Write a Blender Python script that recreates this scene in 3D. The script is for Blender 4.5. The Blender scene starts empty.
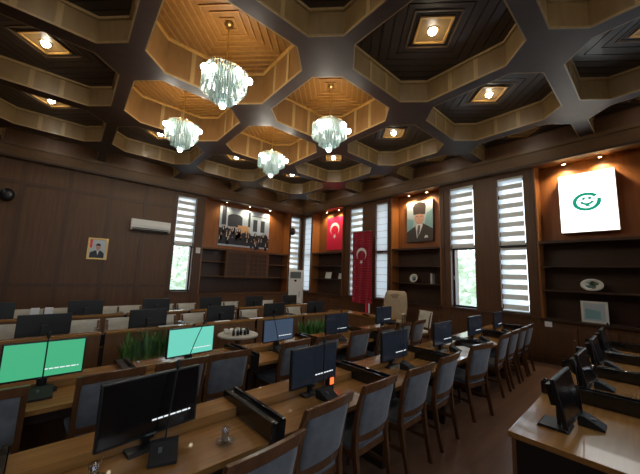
import bpy, bmesh, math, random
from mathutils import Vector, Matrix
random.seed(7)
PI = math.pi
S = bpy.context.scene
C = S.collection

# ------------------------------------------------------------------ materials
def mat(name, col=(.5, .5, .5), rough=.5, metal=0., spec=.5, emit=None, estr=0., coat=0.):
    m = bpy.data.materials.new(name); m.use_nodes = True
    b = m.node_tree.nodes['Principled BSDF']
    b.inputs['Base Color'].default_value = (*col, 1)
    b.inputs['Roughness'].default_value = rough
    b.inputs['Metallic'].default_value = metal
    b.inputs['Specular IOR Level'].default_value = spec
    b.inputs['Coat Weight'].default_value = coat
    if emit:
        b.inputs['Emission Color'].default_value = (*emit, 1)
        b.inputs['Emission Strength'].default_value = estr
    return m

def wood(name, c1, c2, rough=.35, scale=(1.2, 14, 14), coat=.15, bump=.02, detail=5):
    m = mat(name, c1, rough, coat=coat)
    nt = m.node_tree; N = nt.nodes; L = nt.links; b = N['Principled BSDF']
    tc = N.new('ShaderNodeTexCoord'); mp = N.new('ShaderNodeMapping')
    mp.inputs['Scale'].default_value = scale
    no = N.new('ShaderNodeTexNoise'); no.inputs['Scale'].default_value = 1.6
    no.inputs['Detail'].default_value = detail; no.inputs['Distortion'].default_value = .6
    cr = N.new('ShaderNodeValToRGB')
    cr.color_ramp.elements[0].color = (*c1, 1); cr.color_ramp.elements[0].position = .3
    cr.color_ramp.elements[1].color = (*c2, 1); cr.color_ramp.elements[1].position = .72
    L.new(tc.outputs['Object'], mp.inputs['Vector']); L.new(mp.outputs[0], no.inputs['Vector'])
    L.new(no.outputs['Fac'], cr.inputs['Fac']); L.new(cr.outputs[0], b.inputs['Base Color'])
    bp = N.new('ShaderNodeBump'); bp.inputs['Strength'].default_value = bump * 4; bp.inputs['Distance'].default_value = .004
    L.new(no.outputs['Fac'], bp.inputs['Height']); L.new(bp.outputs[0], b.inputs['Normal'])
    return m

def fabric(name, c1, c2, scale=180, rough=.85, sheen=.3):
    m = mat(name, c1, rough, spec=.25)
    nt = m.node_tree; N = nt.nodes; L = nt.links; b = N['Principled BSDF']
    b.inputs['Sheen Weight'].default_value = sheen
    tc = N.new('ShaderNodeTexCoord')
    no = N.new('ShaderNodeTexNoise'); no.inputs['Scale'].default_value = scale; no.inputs['Detail'].default_value = 3
    n2 = N.new('ShaderNodeTexNoise'); n2.inputs['Scale'].default_value = 9
    mx = N.new('ShaderNodeMath'); mx.operation = 'MULTIPLY_ADD'; mx.inputs[1].default_value = .5
    mh = N.new('ShaderNodeMath'); mh.operation = 'MULTIPLY'; mh.inputs[1].default_value = .5
    cr = N.new('ShaderNodeValToRGB')
    cr.color_ramp.elements[0].color = (*c1, 1); cr.color_ramp.elements[0].position = .35
    cr.color_ramp.elements[1].color = (*c2, 1); cr.color_ramp.elements[1].position = .65
    L.new(tc.outputs['Object'], no.inputs['Vector']); L.new(tc.outputs['Object'], n2.inputs['Vector'])
    L.new(n2.outputs['Fac'], mh.inputs[0]); L.new(no.outputs['Fac'], mx.inputs[0]); L.new(mh.outputs[0], mx.inputs[2])
    L.new(mx.outputs[0], cr.inputs['Fac']); L.new(cr.outputs[0], b.inputs['Base Color'])
    bp = N.new('ShaderNodeBump'); bp.inputs['Strength'].default_value = .25; bp.inputs['Distance'].default_value = .002
    L.new(no.outputs['Fac'], bp.inputs['Height']); L.new(bp.outputs[0], b.inputs['Normal'])
    return m

def sheer(name, col, transp, transl, glossy=0.):
    """thin see-through sheet: mix of transparent, translucent and diffuse"""
    m = bpy.data.materials.new(name); m.use_nodes = True
    nt = m.node_tree; N = nt.nodes; L = nt.links
    N.remove(N['Principled BSDF']); out = N['Material Output']
    tp = N.new('ShaderNodeBsdfTransparent'); tp.inputs[0].default_value = (1, 1, 1, 1)
    tl = N.new('ShaderNodeBsdfTranslucent'); tl.inputs[0].default_value = (*col, 1)
    df = N.new('ShaderNodeBsdfDiffuse'); df.inputs[0].default_value = (*col, 1)
    m1 = N.new('ShaderNodeMixShader'); m1.inputs[0].default_value = transl
    L.new(df.outputs[0], m1.inputs[1]); L.new(tl.outputs[0], m1.inputs[2])
    m2 = N.new('ShaderNodeMixShader'); m2.inputs[0].default_value = transp
    L.new(m1.outputs[0], m2.inputs[1]); L.new(tp.outputs[0], m2.inputs[2])
    last = m2
    if glossy:
        gl = N.new('ShaderNodeBsdfGlossy'); gl.inputs['Roughness'].default_value = .08
        m3 = N.new('ShaderNodeMixShader'); m3.inputs[0].default_value = glossy
        L.new(m2.outputs[0], m3.inputs[1]); L.new(gl.outputs[0], m3.inputs[2]); last = m3
    L.new(last.outputs[0], out.inputs[0])
    return m

def glass_thin(name, tint=(.97, .98, .98), refl=.06):
    m = bpy.data.materials.new(name); m.use_nodes = True
    nt = m.node_tree; N = nt.nodes; L = nt.links
    N.remove(N['Principled BSDF']); out = N['Material Output']
    tp = N.new('ShaderNodeBsdfTransparent'); tp.inputs[0].default_value = (*tint, 1)
    gl = N.new('ShaderNodeBsdfGlossy'); gl.inputs['Roughness'].default_value = .02
    m3 = N.new('ShaderNodeMixShader'); m3.inputs[0].default_value = refl
    L.new(tp.outputs[0], m3.inputs[1]); L.new(gl.outputs[0], m3.inputs[2]); L.new(m3.outputs[0], out.inputs[0])
    return m

def emis(name, col, s):
    return mat(name, (.02, .02, .02), .4, emit=col, estr=s)

M = {}
M['beam'] = wood('walnut beam', (.036, .017, .011), (.050, .025, .016), .46, (3, 3, 3), .0)
M['wall'] = wood('wall veneer', (.086, .036, .0115), (.130, .058, .020), .5, (9, 9, .7), .0)
M['wallr'] = wood('wall veneer far', (.078, .031, .0105), (.118, .050, .0175), .5, (9, 9, .7), .0)
M['stile'] = wood('wall stile', (.062, .025, .0085), (.088, .038, .0135), .46, (9, 9, .7), .0)
M['corn'] = wood('cornice wood', (.085, .045, .018), (.125, .068, .028), .4, (2, 2, 10), .15)
M['floor'] = wood('floor laminate', (.15, .072, .040), (.23, .118, .068), .33, (7, .7, 5), .1)
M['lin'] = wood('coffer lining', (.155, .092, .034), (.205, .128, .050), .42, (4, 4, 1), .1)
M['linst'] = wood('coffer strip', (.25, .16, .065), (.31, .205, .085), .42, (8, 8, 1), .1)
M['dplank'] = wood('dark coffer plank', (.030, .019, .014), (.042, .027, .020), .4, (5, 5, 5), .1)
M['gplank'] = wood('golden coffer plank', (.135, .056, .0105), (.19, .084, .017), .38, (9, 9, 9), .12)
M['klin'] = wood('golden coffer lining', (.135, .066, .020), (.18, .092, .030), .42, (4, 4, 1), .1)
M['gbead'] = wood('golden bead', (.21, .10, .022), (.28, .14, .036), .4, (6, 6, 6), .1)
M['lin2'] = wood('dim frame wood', (.09, .055, .03), (.12, .075, .04), .4, (6, 6, 6), .1)
M['dgroove'] = mat('dark groove', (.012, .008, .006), .6)
M['gedge'] = wood('golden frame', (.38, .20, .05), (.46, .26, .07), .4, (6, 6, 6), .1)
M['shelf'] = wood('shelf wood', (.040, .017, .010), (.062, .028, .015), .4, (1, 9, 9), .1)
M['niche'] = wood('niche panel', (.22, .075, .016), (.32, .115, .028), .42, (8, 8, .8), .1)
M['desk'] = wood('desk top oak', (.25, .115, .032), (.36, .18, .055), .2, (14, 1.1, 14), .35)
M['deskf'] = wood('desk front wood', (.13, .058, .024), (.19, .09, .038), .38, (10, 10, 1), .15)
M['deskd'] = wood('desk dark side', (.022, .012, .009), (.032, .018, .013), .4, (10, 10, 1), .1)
M['chairw'] = wood('chair walnut', (.085, .034, .014), (.14, .062, .028), .24, (6, 6, 2), .3)
M['velvet'] = fabric('grey blue velvet', (.082, .087, .096), (.165, .173, .192))
M['cream'] = fabric('cream fabric', (.42, .40, .34), (.55, .53, .46), 120)
M['beige'] = fabric('beige leather', (.33, .25, .16), (.42, .33, .22), 60, .5, .1)
M['beige2'] = fabric('beige leather dark', (.20, .145, .09), (.26, .19, .12), 60, .5, .1)  # darker beige for the headrest cushion
M['black'] = mat('black plastic', (.010, .010, .011), .35)
M['blackg'] = mat('black gloss', (.008, .008, .009), .16, coat=.4)
M['blackm'] = mat('black matte', (.010, .010, .010), .7)
M['darkw'] = mat('window frame dark', (.020, .013, .010), .4)
M['white'] = mat('white plastic', (.78, .80, .80), .35)
M['grey'] = mat('grey plastic', (.12, .14, .15), .4)
M['chrome'] = mat('chrome', (.75, .75, .75), .15, 1.)
M['brass'] = mat('aged brass', (.45, .30, .12), .3, 1.)
M['gold'] = mat('gold frame', (.55, .36, .12), .35, .6)
M['paper'] = mat('paper', (.80, .82, .84), .6)
M['porc'] = mat('porcelain', (.75, .75, .70), .2)
M['red'] = fabric('red cloth', (.30, .005, .024), (.34, .007, .030), 20, .7, .1)
M['redp'] = mat('red print', (.80, .012, .07), .45)
M['whitef'] = mat('white emblem', (.80, .80, .80), .6)
M['green'] = mat('leaf green', (.09, .24, .05), .5)
M['green2'] = mat('leaf green dark', (.05, .14, .035), .5)
M['soil'] = mat('soil', (.02, .014, .01), .9)
M['glass'] = glass_thin('window glass')
M['clear'] = glass_thin('clear acrylic', (.93, .95, .94), .10)
M['tumbler'] = glass_thin('tumbler glass', (.86, .88, .88), .22)
M['crystal'] = sheer('crystal rods', (.56, .72, .70), .50, .55, .14)
M['bulb'] = emis('lamp bulb', (1., .98, .94), 22)
M['dlens'] = emis('downlight lens', (1., .95, .85), 45)
M['slens'] = emis('warm spot lens', (1., .78, .42), 40)
M['lightbox'] = emis('lit acrylic face', (.97, 1., .97), 2.4)
M['lbside'] = mat('lightbox edge', (.72, .74, .55), .4)
M['logo'] = emis('logo green', (.0, .40, .24), .75)
M['sheerb'] = sheer('blind sheer band', (.90, .93, .95), .18, .85)
M['opaqb'] = sheer('blind dense band', (.60, .55, .46), .0, .19)
M['whiteb'] = sheer('white closed blind', (.85, .87, .88), .0, .55)
M['alu'] = mat('blind rail', (.45, .45, .44), .4, .3)
M['scr_green'] = emis('green screen', (.06, .46, .22), .85)
M['scr_teal'] = emis('teal screen', (.15, .62, .48), .95)
M['scr_navy'] = mat('navy screen', (.008, .010, .016), .22, emit=(.012, .017, .026), estr=.45, coat=.3)
M['scr_reflection_glow'] = mat('slate screen', (.01, .013, .02), .22, emit=(.045, .068, .11), estr=.9, coat=.3)  # even blue-grey emission stands in for reflections on this screen
M['scr_black'] = mat('black screen', (.004, .004, .005), .2, coat=.3)
M['txt'] = emis('caption white', (.9, .95, 1.), .9)
M['leds'] = emis('red led', (1., .12, .03), 2.)
M['foliage'] = mat('tree leaves', (.74, .82, .64), .7)
M['bark'] = mat('bark', (.10, .07, .05), .9)
M['outg'] = mat('outside ground', (.55, .58, .58), .9)
# picture pigments
for n, c in dict(p_sky=(.46, .55, .60), p_teal=(.22, .42, .46), p_skin=(.60, .35, .27), p_hat=(.05, .032, .026), p_suit=(.045, .038, .036),
                 p_shirt=(.75, .75, .74), p_tie=(.12, .11, .14), p_wall=(.42, .52, .64), p_arch=(.03, .04, .06), p_crowd=(.02, .02, .03),
                 p_face=(.45, .30, .22), p_glow=(.55, .32, .15), p_navy=(.02, .025, .05), p_pale=(.60, .66, .74), p_hair=(.03, .03, .03), p_mat=(.7, .68, .6)).items():
    M[n] = mat('print ' + n[2:], c, .5)

# ------------------------------------------------------------------ mesh builder
class MB:
    def __init__(s): s.v = []; s.f = []; s.m = []; s.mats = []; s.sm = []
    def mi(s, m):
        if m not in s.mats: s.mats.append(m)
        return s.mats.index(m)
    def face(s, pts, m, smooth=False):
        i = len(s.v); s.v += [tuple(p) for p in pts]; s.f.append(list(range(i, i + len(pts)))); s.m.append(s.mi(m)); s.sm.append(smooth); return s
    def raw(s, vs, fs, m, smooth=False):
        i = len(s.v); s.v += [tuple(p) for p in vs]
        for f in fs: s.f.append([i + k for k in f]); s.m.append(s.mi(m)); s.sm.append(smooth)
        return s
    def box(s, x0, x1, y0, y1, z0, z1, m):
        s.raw([(x0, y0, z0), (x1, y0, z0), (x1, y1, z0), (x0, y1, z0), (x0, y0, z1), (x1, y0, z1), (x1, y1, z1), (x0, y1, z1)],
              [(0, 3, 2, 1), (4, 5, 6, 7), (0, 1, 5, 4), (1, 2, 6, 5), (2, 3, 7, 6), (3, 0, 4, 7)], m); return s
    def rings(s, rings, m, smooth=True, cap=True, close=True):
        n = len(rings[0]); vs = [p for r in rings for p in r]; fs = []
        for a in range(len(rings) - 1):
            for k in range(n if close else n - 1):
                k2 = (k + 1) % n
                fs.append((a * n + k, a * n + k2, (a + 1) * n + k2, (a + 1) * n + k))
        s.raw(vs, fs, m, smooth)
        if cap:
            s.raw(rings[0], [tuple(reversed(range(n)))], m); s.raw(rings[-1], [tuple(range(n))], m)
        return s
    def tube(s, pts, r, m, n=8):
        pts = [Vector(p) for p in pts]; R = r if isinstance(r, (list, tuple)) else [r] * len(pts)
        rings = []
        for i, p in enumerate(pts):
            t = (pts[min(i + 1, len(pts) - 1)] - pts[max(i - 1, 0)]).normalized()
            a = Vector((0, 0, 1)) if abs(t.z) < .9 else Vector((1, 0, 0))
            u = t.cross(a).normalized(); w = t.cross(u)
            rings.append([p + (u * math.cos(2 * PI * k / n) + w * math.sin(2 * PI * k / n)) * R[i] for k in range(n)])
        return s.rings(rings, m)
    def bar(s, pts, wy, wx, m):
        """square-section sweep: wy = half width along y, wx = half width along x (lists or numbers)"""
        rings = []
        for i, p in enumerate(pts):
            a = wy[i] if isinstance(wy, (list, tuple)) else wy; b = wx[i] if isinstance(wx, (list, tuple)) else wx
            x, y, z = p
            rings.append([(x - b, y - a, z), (x + b, y - a, z), (x + b, y + a, z), (x - b, y + a, z)])
        return s.rings(rings, m, smooth=False)
    def lathe(s, prof, m, c=(0, 0, 0), n=20, cap=True):
        rings = [[(c[0] + r * math.cos(2 * PI * k / n), c[1] + r * math.sin(2 * PI * k / n), c[2] + z) for k in range(n)] for r, z in prof]
        return s.rings(rings, m, cap=cap)
    def ball(s, c, r, m, n=12, sz=1.):
        prof = [(max(r * math.sin(PI * k / n), .0005), -r * sz * math.cos(PI * k / n)) for k in range(n + 1)]
        return s.lathe(prof, m, c, n=n + 2)
    def prism(s, poly, axis, a, b, m):
        """poly of 2-D points extruded along axis ('x','y','z') from a to b"""
        def P(p, t): return {'x': (t, p[0], p[1]), 'y': (p[0], t, p[1]), 'z': (p[0], p[1], t)}[axis]
        n = len(poly)
        s.raw([P(p, a) for p in poly] + [P(p, b) for p in poly],
              [tuple(range(n)), tuple(range(2 * n - 1, n - 1, -1))] + [(k, n + k, n + (k + 1) % n, (k + 1) % n) for k in range(n)], m); return s
    def build(s, name, parent=None, bevel=0., sub=0):
        me = bpy.data.meshes.new(name); me.from_pydata(s.v, [], s.f)
        for m in s.mats: me.materials.append(m if not isinstance(m, str) else M[m])
        for p, i, sm in zip(me.polygons, s.m, s.sm): p.material_index = i; p.use_smooth = sm
        bm = bmesh.new(); bm.from_mesh(me); bmesh.ops.recalc_face_normals(bm, faces=bm.faces); bm.to_mesh(me); bm.free()
        o = bpy.data.objects.new(name, me); C.objects.link(o)
        if parent: o.parent = parent
        if bevel:
            bm = bmesh.new(); bm.from_mesh(me); bmesh.ops.remove_doubles(bm, verts=bm.verts, dist=1e-5)
            es = [e for e in bm.edges if len(e.link_faces) == 2 and e.calc_face_angle(0) > .6 and e.calc_length() > bevel * 2.5]
            bmesh.ops.bevel(bm, geom=es, offset=bevel, segments=2, affect='EDGES', profile=.6, clamp_overlap=True)
            bm.to_mesh(me); bm.free()
        return o

def tag(o, label, cat, group=None, kind=None):
    o['label'] = label; o['category'] = cat
    if group: o['group'] = group
    if kind: o['kind'] = kind
    return o
def empty(name, loc=(0, 0, 0), rz=0.):
    o = bpy.data.objects.new(name, None); C.objects.link(o); o.location = loc; o.rotation_euler = (0, 0, rz); o.empty_display_size = .1
    return o
def struct(o):
    o['kind'] = 'structure'; return o
def copy_tree(o, parent=None):
    c = o.copy(); C.objects.link(c)
    for k in ('label', 'group'):
        if parent is None and k in c.keys(): del c[k]
    if parent: c.parent = parent
    for ch in list(o.children): copy_tree(ch, c)
    return c
def lamp(kind, name, loc, energy, col, parent=None, **kw):
    l = bpy.data.lights.new(name, kind); l.energy = energy; l.color = col
    for k, v in kw.items(): setattr(l, k, v)
    o = bpy.data.objects.new(name, l); C.objects.link(o); o.location = loc
    if parent: o.parent = parent
    return o
ORD = ['first', 'second', 'third', 'fourth', 'fifth', 'sixth', 'seventh', 'eighth', 'ninth', 'tenth', 'eleventh', 'twelfth', 'thirteenth', 'fourteenth']

# ------------------------------------------------------------------ room dimensions
XL, XR, YF, YN = -11.52, .95, 8.674, -3.34
ZB, ZC, ZK = 5.17, 5.60, 5.84          # underside of the beams, coffer ceiling
WT = .5                      # wall thickness
BAYD = .42

def wall_with_holes(name, along, fixed, out, lo, hi, holes, m, ztop=5.62):
    """a thick wall; along 'x' or 'y'; fixed = room-side plane; out = +1/-1 outward; holes (a0,a1,z0,z1)"""
    mb = MB()
    A = sorted({lo, hi, *[h[0] for h in holes], *[h[1] for h in holes]}); Z = sorted({0., ztop, *[h[2] for h in holes], *[h[3] for h in holes]})
    def solid(i, k):
        if i < 0 or k < 0 or i >= len(A) - 1 or k >= len(Z) - 1: return False
        a = (A[i] + A[i + 1]) / 2; z = (Z[k] + Z[k + 1]) / 2
        return not any(h[0] < a < h[1] and h[2] < z < h[3] for h in holes)
    f0, f1 = fixed, fixed + out * WT
    P = (lambda a, d, z: (a, d, z)) if along == 'x' else (lambda a, d, z: (d, a, z))
    for i in range(len(A) - 1):
        for k in range(len(Z) - 1):
            if not solid(i, k): continue
            a0, a1, z0, z1 = A[i], A[i + 1], Z[k], Z[k + 1]
            for f in (f0, f1): mb.face([P(a0, f, z0), P(a1, f, z0), P(a1, f, z1), P(a0, f, z1)], m)
            if not solid(i - 1, k): mb.face([P(a0, f0, z0), P(a0, f1, z0), P(a0, f1, z1), P(a0, f0, z1)], m)
            if not solid(i + 1, k): mb.face([P(a1, f0, z0), P(a1, f1, z0), P(a1, f1, z1), P(a1, f0, z1)], m)
            if not solid(i, k - 1): mb.face([P(a0, f0, z0), P(a0, f1, z0), P(a1, f1, z0), P(a1, f0, z0)], m)
            if not solid(i, k + 1): mb.face([P(a0, f0, z1), P(a0, f1, z1), P(a1, f1, z1), P(a1, f0, z1)], m)
    return struct(mb.build(name))

ZW0, ZW1 = 1.07, 4.62
far_windows = [(-11.34, -10.80), (-8.22, -7.56), (-6.90, -6.36), (-4.05, -3.36), (-2.74, -2.12), (.18, .72)]
far_bays = [(-10.68, -8.62), (-6.19, -4.34), (-1.90, .02)]
left_windows = [(2.84, 3.52), (8.00, 8.56)]
left_bay = (3.84, 7.92)
unseen_right_windows = [(-2.2, -1.5), (-.9, -.2), (1.2, 1.9), (2.84, 3.52), (4.3, 5.0), (5.8, 6.5), (8.00, 8.56)]  # all out of view; second and third added to brighten chair backs and ceiling
holes_f = [(a, b, ZW0, ZW1) for a, b in far_windows] + [(a, b, 1.02, 4.84) for a, b in far_bays]
wall_with_holes('wall_far', 'x', YF, 1, XL - WT, XR + WT, holes_f, 'wallr')
wall_with_holes('wall_left', 'y', XL, -1, YN - WT, YF, [(a, b, ZW0, ZW1) for a, b in left_windows] + [(left_bay[0], left_bay[1], .95, 4.84)], 'wall')
wall_with_holes('wall_right', 'y', XR, 1, YN - WT, YF, [(a, b, ZW0, ZW1) for a, b in unseen_right_windows], 'wall')
wall_with_holes('wall_near', 'x', YN, -1, XL - WT, XR + WT, [], 'wall')
struct(MB().box(XL - WT, XR + WT, YN - WT, YF + WT, -.12, 0, 'floor').build('floor'))
# cornices
for nm, b in (('trim_1', (XL, XR, YF - .2, YF, 4.74, ZB)), ('trim_2', (XL, XL + .2, YN, YF - .2, 4.74, ZB)),
              ('trim_3', (XR - .2, XR, YN, YF - .2, 4.74, ZB)), ('trim_4', (XL + .2, XR - .2, YN, YN + .2, 4.74, ZB))):
    mb = MB(); mb.box(*b, 'corn')
    x0, x1, y0, y1, z0, z1 = b
    e = .03
    if nm == 'trim_1': mb.box(x0, x1, y0 - e, y0, z1 - .09, z1, 'corn'); mb.box(x0, x1, y0 - e, y0, z0, z0 + .05, 'beam')
    if nm == 'trim_2': mb.box(x1, x1 + e, y0, y1, z1 - .09, z1, 'corn'); mb.box(x1, x1 + e, y0, y1, z0, z0 + .05, 'beam')
    struct(mb.build(nm))
# wainscot rails and raised wall panels
mb = MB()
for a, b in [(-11.5, -10.70), (-8.60, -6.21), (-4.32, -1.92), (.04, .93)]:
    mb.box(a, b, YF - .05, YF, .98, 1.04, 'stile'); mb.box(a, b, YF - .02, YF, .86, .98, 'wallr'); mb.box(a, b, YF - .03, YF, .0, .12, 'stile')
struct(mb.build('trim_5'))
mb = MB()
for x in (-8.62 + .06, -6.25, -4.28, -1.96):
    mb.box(x - .05, x + .05, YF - .025, YF, 1.04, 4.74, 'stile')
struct(mb.build('trim_6'))
mb = MB()
ys = [-3.3, -2.29, -1.22, -.22, .80, 1.80, 2.74]
for y in ys: mb.box(XL, XL + .02, y - .055, y + .055, .12, 4.74, 'stile')
for y0, y1 in zip(ys, ys[1:]):
    for z in (1.28, 4.12): mb.box(XL, XL + .018, y0 + .055, y1 - .055, z - .05, z + .05, 'stile')
for y in (3.66, 7.955): mb.box(XL, XL + .03, y - .10 if y < 5 else y - .03, y + .16 if y < 5 else y + .03, .0, 4.74, 'stile')
struct(mb.build('trim_7'))
for nm, b in (('baseboard_left', (XL, XL + .025, YN, 8.6, 0, .12)), ('baseboard_right', (XR - .025, XR, YN, YF - .03, 0, .12)), ('baseboard_near', (XL + .03, XR - .03, YN, YN + .025, 0, .12))):
    struct(MB().box(*b, 'stile').build(nm))

# ------------------------------------------------------------------ ceiling: square grid of octagonal coffers
PX, PY, HO, CH = 2.28, 2.25, 1.02, .36
CXS = [-11.09 + PX * i for i in range(6)]; CYS = [-2.96 + PY * i for i in range(6)]
def octagon(h=HO, c=CH):
    k = h - c
    return [(h, -k), (h, k), (k, h), (-k, h), (-h, k), (-h, -k), (-k, -h), (k, -h)]
mb = MB(); k = HO - CH; hx, hy = PX / 2, PY / 2
for cx in CXS:
    for cy in CYS:
        def Q(*pts): mb.face([(cx + a, cy + b, ZB) for a, b in pts], 'beam')
        Q((HO, -k), (hx, -k), (hx, k), (HO, k)); Q((-HO, -k), (-HO, k), (-hx, k), (-hx, -k))
        Q((-k, HO), (k, HO), (k, hy), (-k, hy)); Q((-k, -HO), (-k, -hy), (k, -hy), (k, -HO))
        for sx in (1, -1):
            for sy in (1, -1):
                p = [(HO, k), (hx, k), (hx, hy), (k, hy), (k, HO)]
                Q(*[(a * sx, b * sy) for a, b in p])
# roof slab above
mb.box(XL - WT, XR + WT, YN - WT, YF + WT, 5.90, 6.0, 'beam')
ceiling = struct(mb.build('ceiling'))

def clip(poly, a, b, c):
    """keep a*x+b*y<=c"""
    out = []
    for i in range(len(poly)):
        p, q = poly[i], poly[(i + 1) % len(poly)]
        dp = a * p[0] + b * p[1] - c; dq = a * q[0] + b * q[1] - c
        if dp <= 1e-9: out.append(p)
        if (dp < -1e-9 and dq > 1e-9) or (dp > 1e-9 and dq < -1e-9):
            t = dp / (dp - dq); out.append((p[0] + t * (q[0] - p[0]), p[1] + t * (q[1] - p[1])))
    return out
def coffer_mesh(golden):
    mb = MB(); oc = octagon()
    zt = ZK if golden else ZC
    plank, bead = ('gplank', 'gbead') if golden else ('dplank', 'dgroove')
    for i in range(8):
        p, q = oc[i], oc[(i + 1) % 8]
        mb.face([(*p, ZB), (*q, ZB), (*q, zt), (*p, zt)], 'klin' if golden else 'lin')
        d = Vector((q[0] - p[0], q[1] - p[1])); L = d.length; d.normalize(); n = Vector((-d.y, d.x))
        def slab(s0, s1, z0, z1, dep, m):
            a = Vector(p) + d * s0; b = Vector(p) + d * s1; a2 = a + n * dep; b2 = b + n * dep
            mb.raw([(a.x, a.y, z0), (b.x, b.y, z0), (b2.x, b2.y, z0), (a2.x, a2.y, z0), (a.x, a.y, z1), (b.x, b.y, z1), (b2.x, b2.y, z1), (a2.x, a2.y, z1)],
                   [(0, 3, 2, 1), (4, 5, 6, 7), (0, 1, 5, 4), (1, 2, 6, 5), (2, 3, 7, 6), (3, 0, 4, 7)], m)
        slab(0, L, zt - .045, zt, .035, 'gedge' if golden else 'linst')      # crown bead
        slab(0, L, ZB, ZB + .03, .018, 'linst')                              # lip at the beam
        if L > .8:
            for s in (L / 3, 2 * L / 3): slab(s - .035, s + .035, ZB + .03, zt - .045, .010, 'linst')
    # mitred planks: nested squares set at 45 degrees, clipped to the octagon; a bead or groove parts them
    step = .165 if golden else .215; bw = .026 if golden else .022; lim = 2 * HO - CH
    K = int(lim / step) + 1
    def ring(c0, c1, z, m):
        for sx, sy in ((1, 1), (-1, 1), (-1, -1), (1, -1)):
            tri = [(sx * c0, 0), (sx * c1, 0), (0, sy * c1), (0, sy * c0)] if c0 > 0 else [(0, 0), (sx * c1, 0), (0, sy * c1)]
            pl = clip(clip(tri, 1, 0, HO), -1, 0, HO); pl = clip(clip(pl, 0, 1, HO), 0, -1, HO); pl = clip(pl, sx, sy, lim)
            if len(pl) >= 3: mb.face([(x, y, z) for x, y in pl], m)
    def riser(c, z0, z1, m):
        for sx, sy in ((1, 1), (-1, 1), (-1, -1), (1, -1)):
            p, q = (sx * c, 0.), (0., sy * c)
            if c > HO: p, q = (sx * HO, sy * (c - HO)), (sx * (c - HO), sy * HO)
            if c < lim: mb.face([(*p, z0), (*q, z0), (*q, z1), (*p, z1)], m)
    for j in range(K):
        c0, c1 = j * step, (j + 1) * step
        z = zt; zb = zt - .022 if golden else zt + .03
        ring(c0, c1 - bw, z, plank); ring(c1 - bw, c1, zb, bead)
        riser(c1 - bw, z, zb, bead); riser(c1, z, zb, bead)
    return mb
def center_frame_mesh():
    mb = MB(); r0, r1, z0, z1 = .30, .345, ZC - .022, ZC + .015
    for a in range(4):
        A = a * PI / 2; B = A + PI / 2
        p = [(r0 * math.cos(A), r0 * math.sin(A)), (r1 * math.cos(A), r1 * math.sin(A)), (r1 * math.cos(B), r1 * math.sin(B)), (r0 * math.cos(B), r0 * math.sin(B))]
        mb.prism(p, 'z', z0, z1, 'gedge')
    p = [(r0 * math.cos(a * PI / 2), r0 * math.sin(a * PI / 2)) for a in range(4)]
    mb.face([(x, y, ZC - .008) for x, y in p], 'lin')
    r0, r1 = .46, .485
    for a in range(4):
        A = a * PI / 2; B = A + PI / 2
        p = [(r0 * math.cos(A), r0 * math.sin(A)), (r1 * math.cos(A), r1 * math.sin(A)), (r1 * math.cos(B), r1 * math.sin(B)), (r0 * math.cos(B), r0 * math.sin(B))]
        mb.prism(p, 'z', z0 + .01, z1, 'lin2')
    return mb
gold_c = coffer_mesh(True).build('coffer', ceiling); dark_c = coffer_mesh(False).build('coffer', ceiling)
frame_c = center_frame_mesh().build('center_frame', dark_c)
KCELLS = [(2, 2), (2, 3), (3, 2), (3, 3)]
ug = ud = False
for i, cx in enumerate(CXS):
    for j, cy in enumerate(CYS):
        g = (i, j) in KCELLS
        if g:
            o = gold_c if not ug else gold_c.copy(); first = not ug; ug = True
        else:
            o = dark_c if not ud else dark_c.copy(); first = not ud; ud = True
        if not first:
            C.objects.link(o); o.parent = ceiling
            if not g:
                f = frame_c.copy(); C.objects.link(f); f.parent = o
        o.location = (cx, cy, 0)

# ------------------------------------------------------------------ recessed downlights
def make_downlight():
    r = empty('downlight')
    MB().lathe([(.085, 0), (.092, -.012), (.078, -.022), (.07, -.012)], 'brass', n=20, cap=False).build('trim_ring', r)
    MB().lathe([(.0005, -.075), (.030, -.068), (.054, -.045), (.062, -.015), (.06, 0)], 'dlens', n=20, cap=False).build('lens', r)
    return r
dl = None
colname = ['wall column behind the picture wall', '', '', '', '', '']
DLAB = {(1, 0): 'round ceiling downlight in the coffer row by the air conditioner wall, hindmost one',
}
def dl_label(i, j):
    cols = ['the coffer line against the wall with the air conditioner', 'the coffer line next to the air conditioner wall', 'the coffer line of the two far chandeliers', 'the coffer line of the two large chandeliers', 'the coffer line above the middle desks', 'the coffer line above the black monitors by the entrance side']
    cols = ['line touching picture wall', 'line next to picture wall', 'line of the two farther chandeliers', 'line of the two nearer chandeliers', 'line over the middle desk row', 'line over the short desk row']
    return f"round recessed ceiling downlight, {cols[i]}, {ORD[5 - j]} coffer from the flag wall"
for i, cx in enumerate(CXS):
    for j, cy in enumerate(CYS):
        if (i, j) in KCELLS: continue
        if dl is None: dl = make_downlight(); o = dl
        else: o = copy_tree(dl)
        x, y = cx, cy
        if i == 0: x = -10.72
        if j == 5: y = 7.88
        o.location = (x, y, ZC + .0)
        tag(o, dl_label(i, j), 'ceiling light', 'recessed ceiling downlights')
        e = 0. if (i, j) == (5, 4) else 5. if (i > 0 and j < 5) else 1.2
        if e: lamp('POINT', 'downlight_glow', (0, 0, -.14), e, (1., .86, .62), o, shadow_soft_size=.05)

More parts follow.
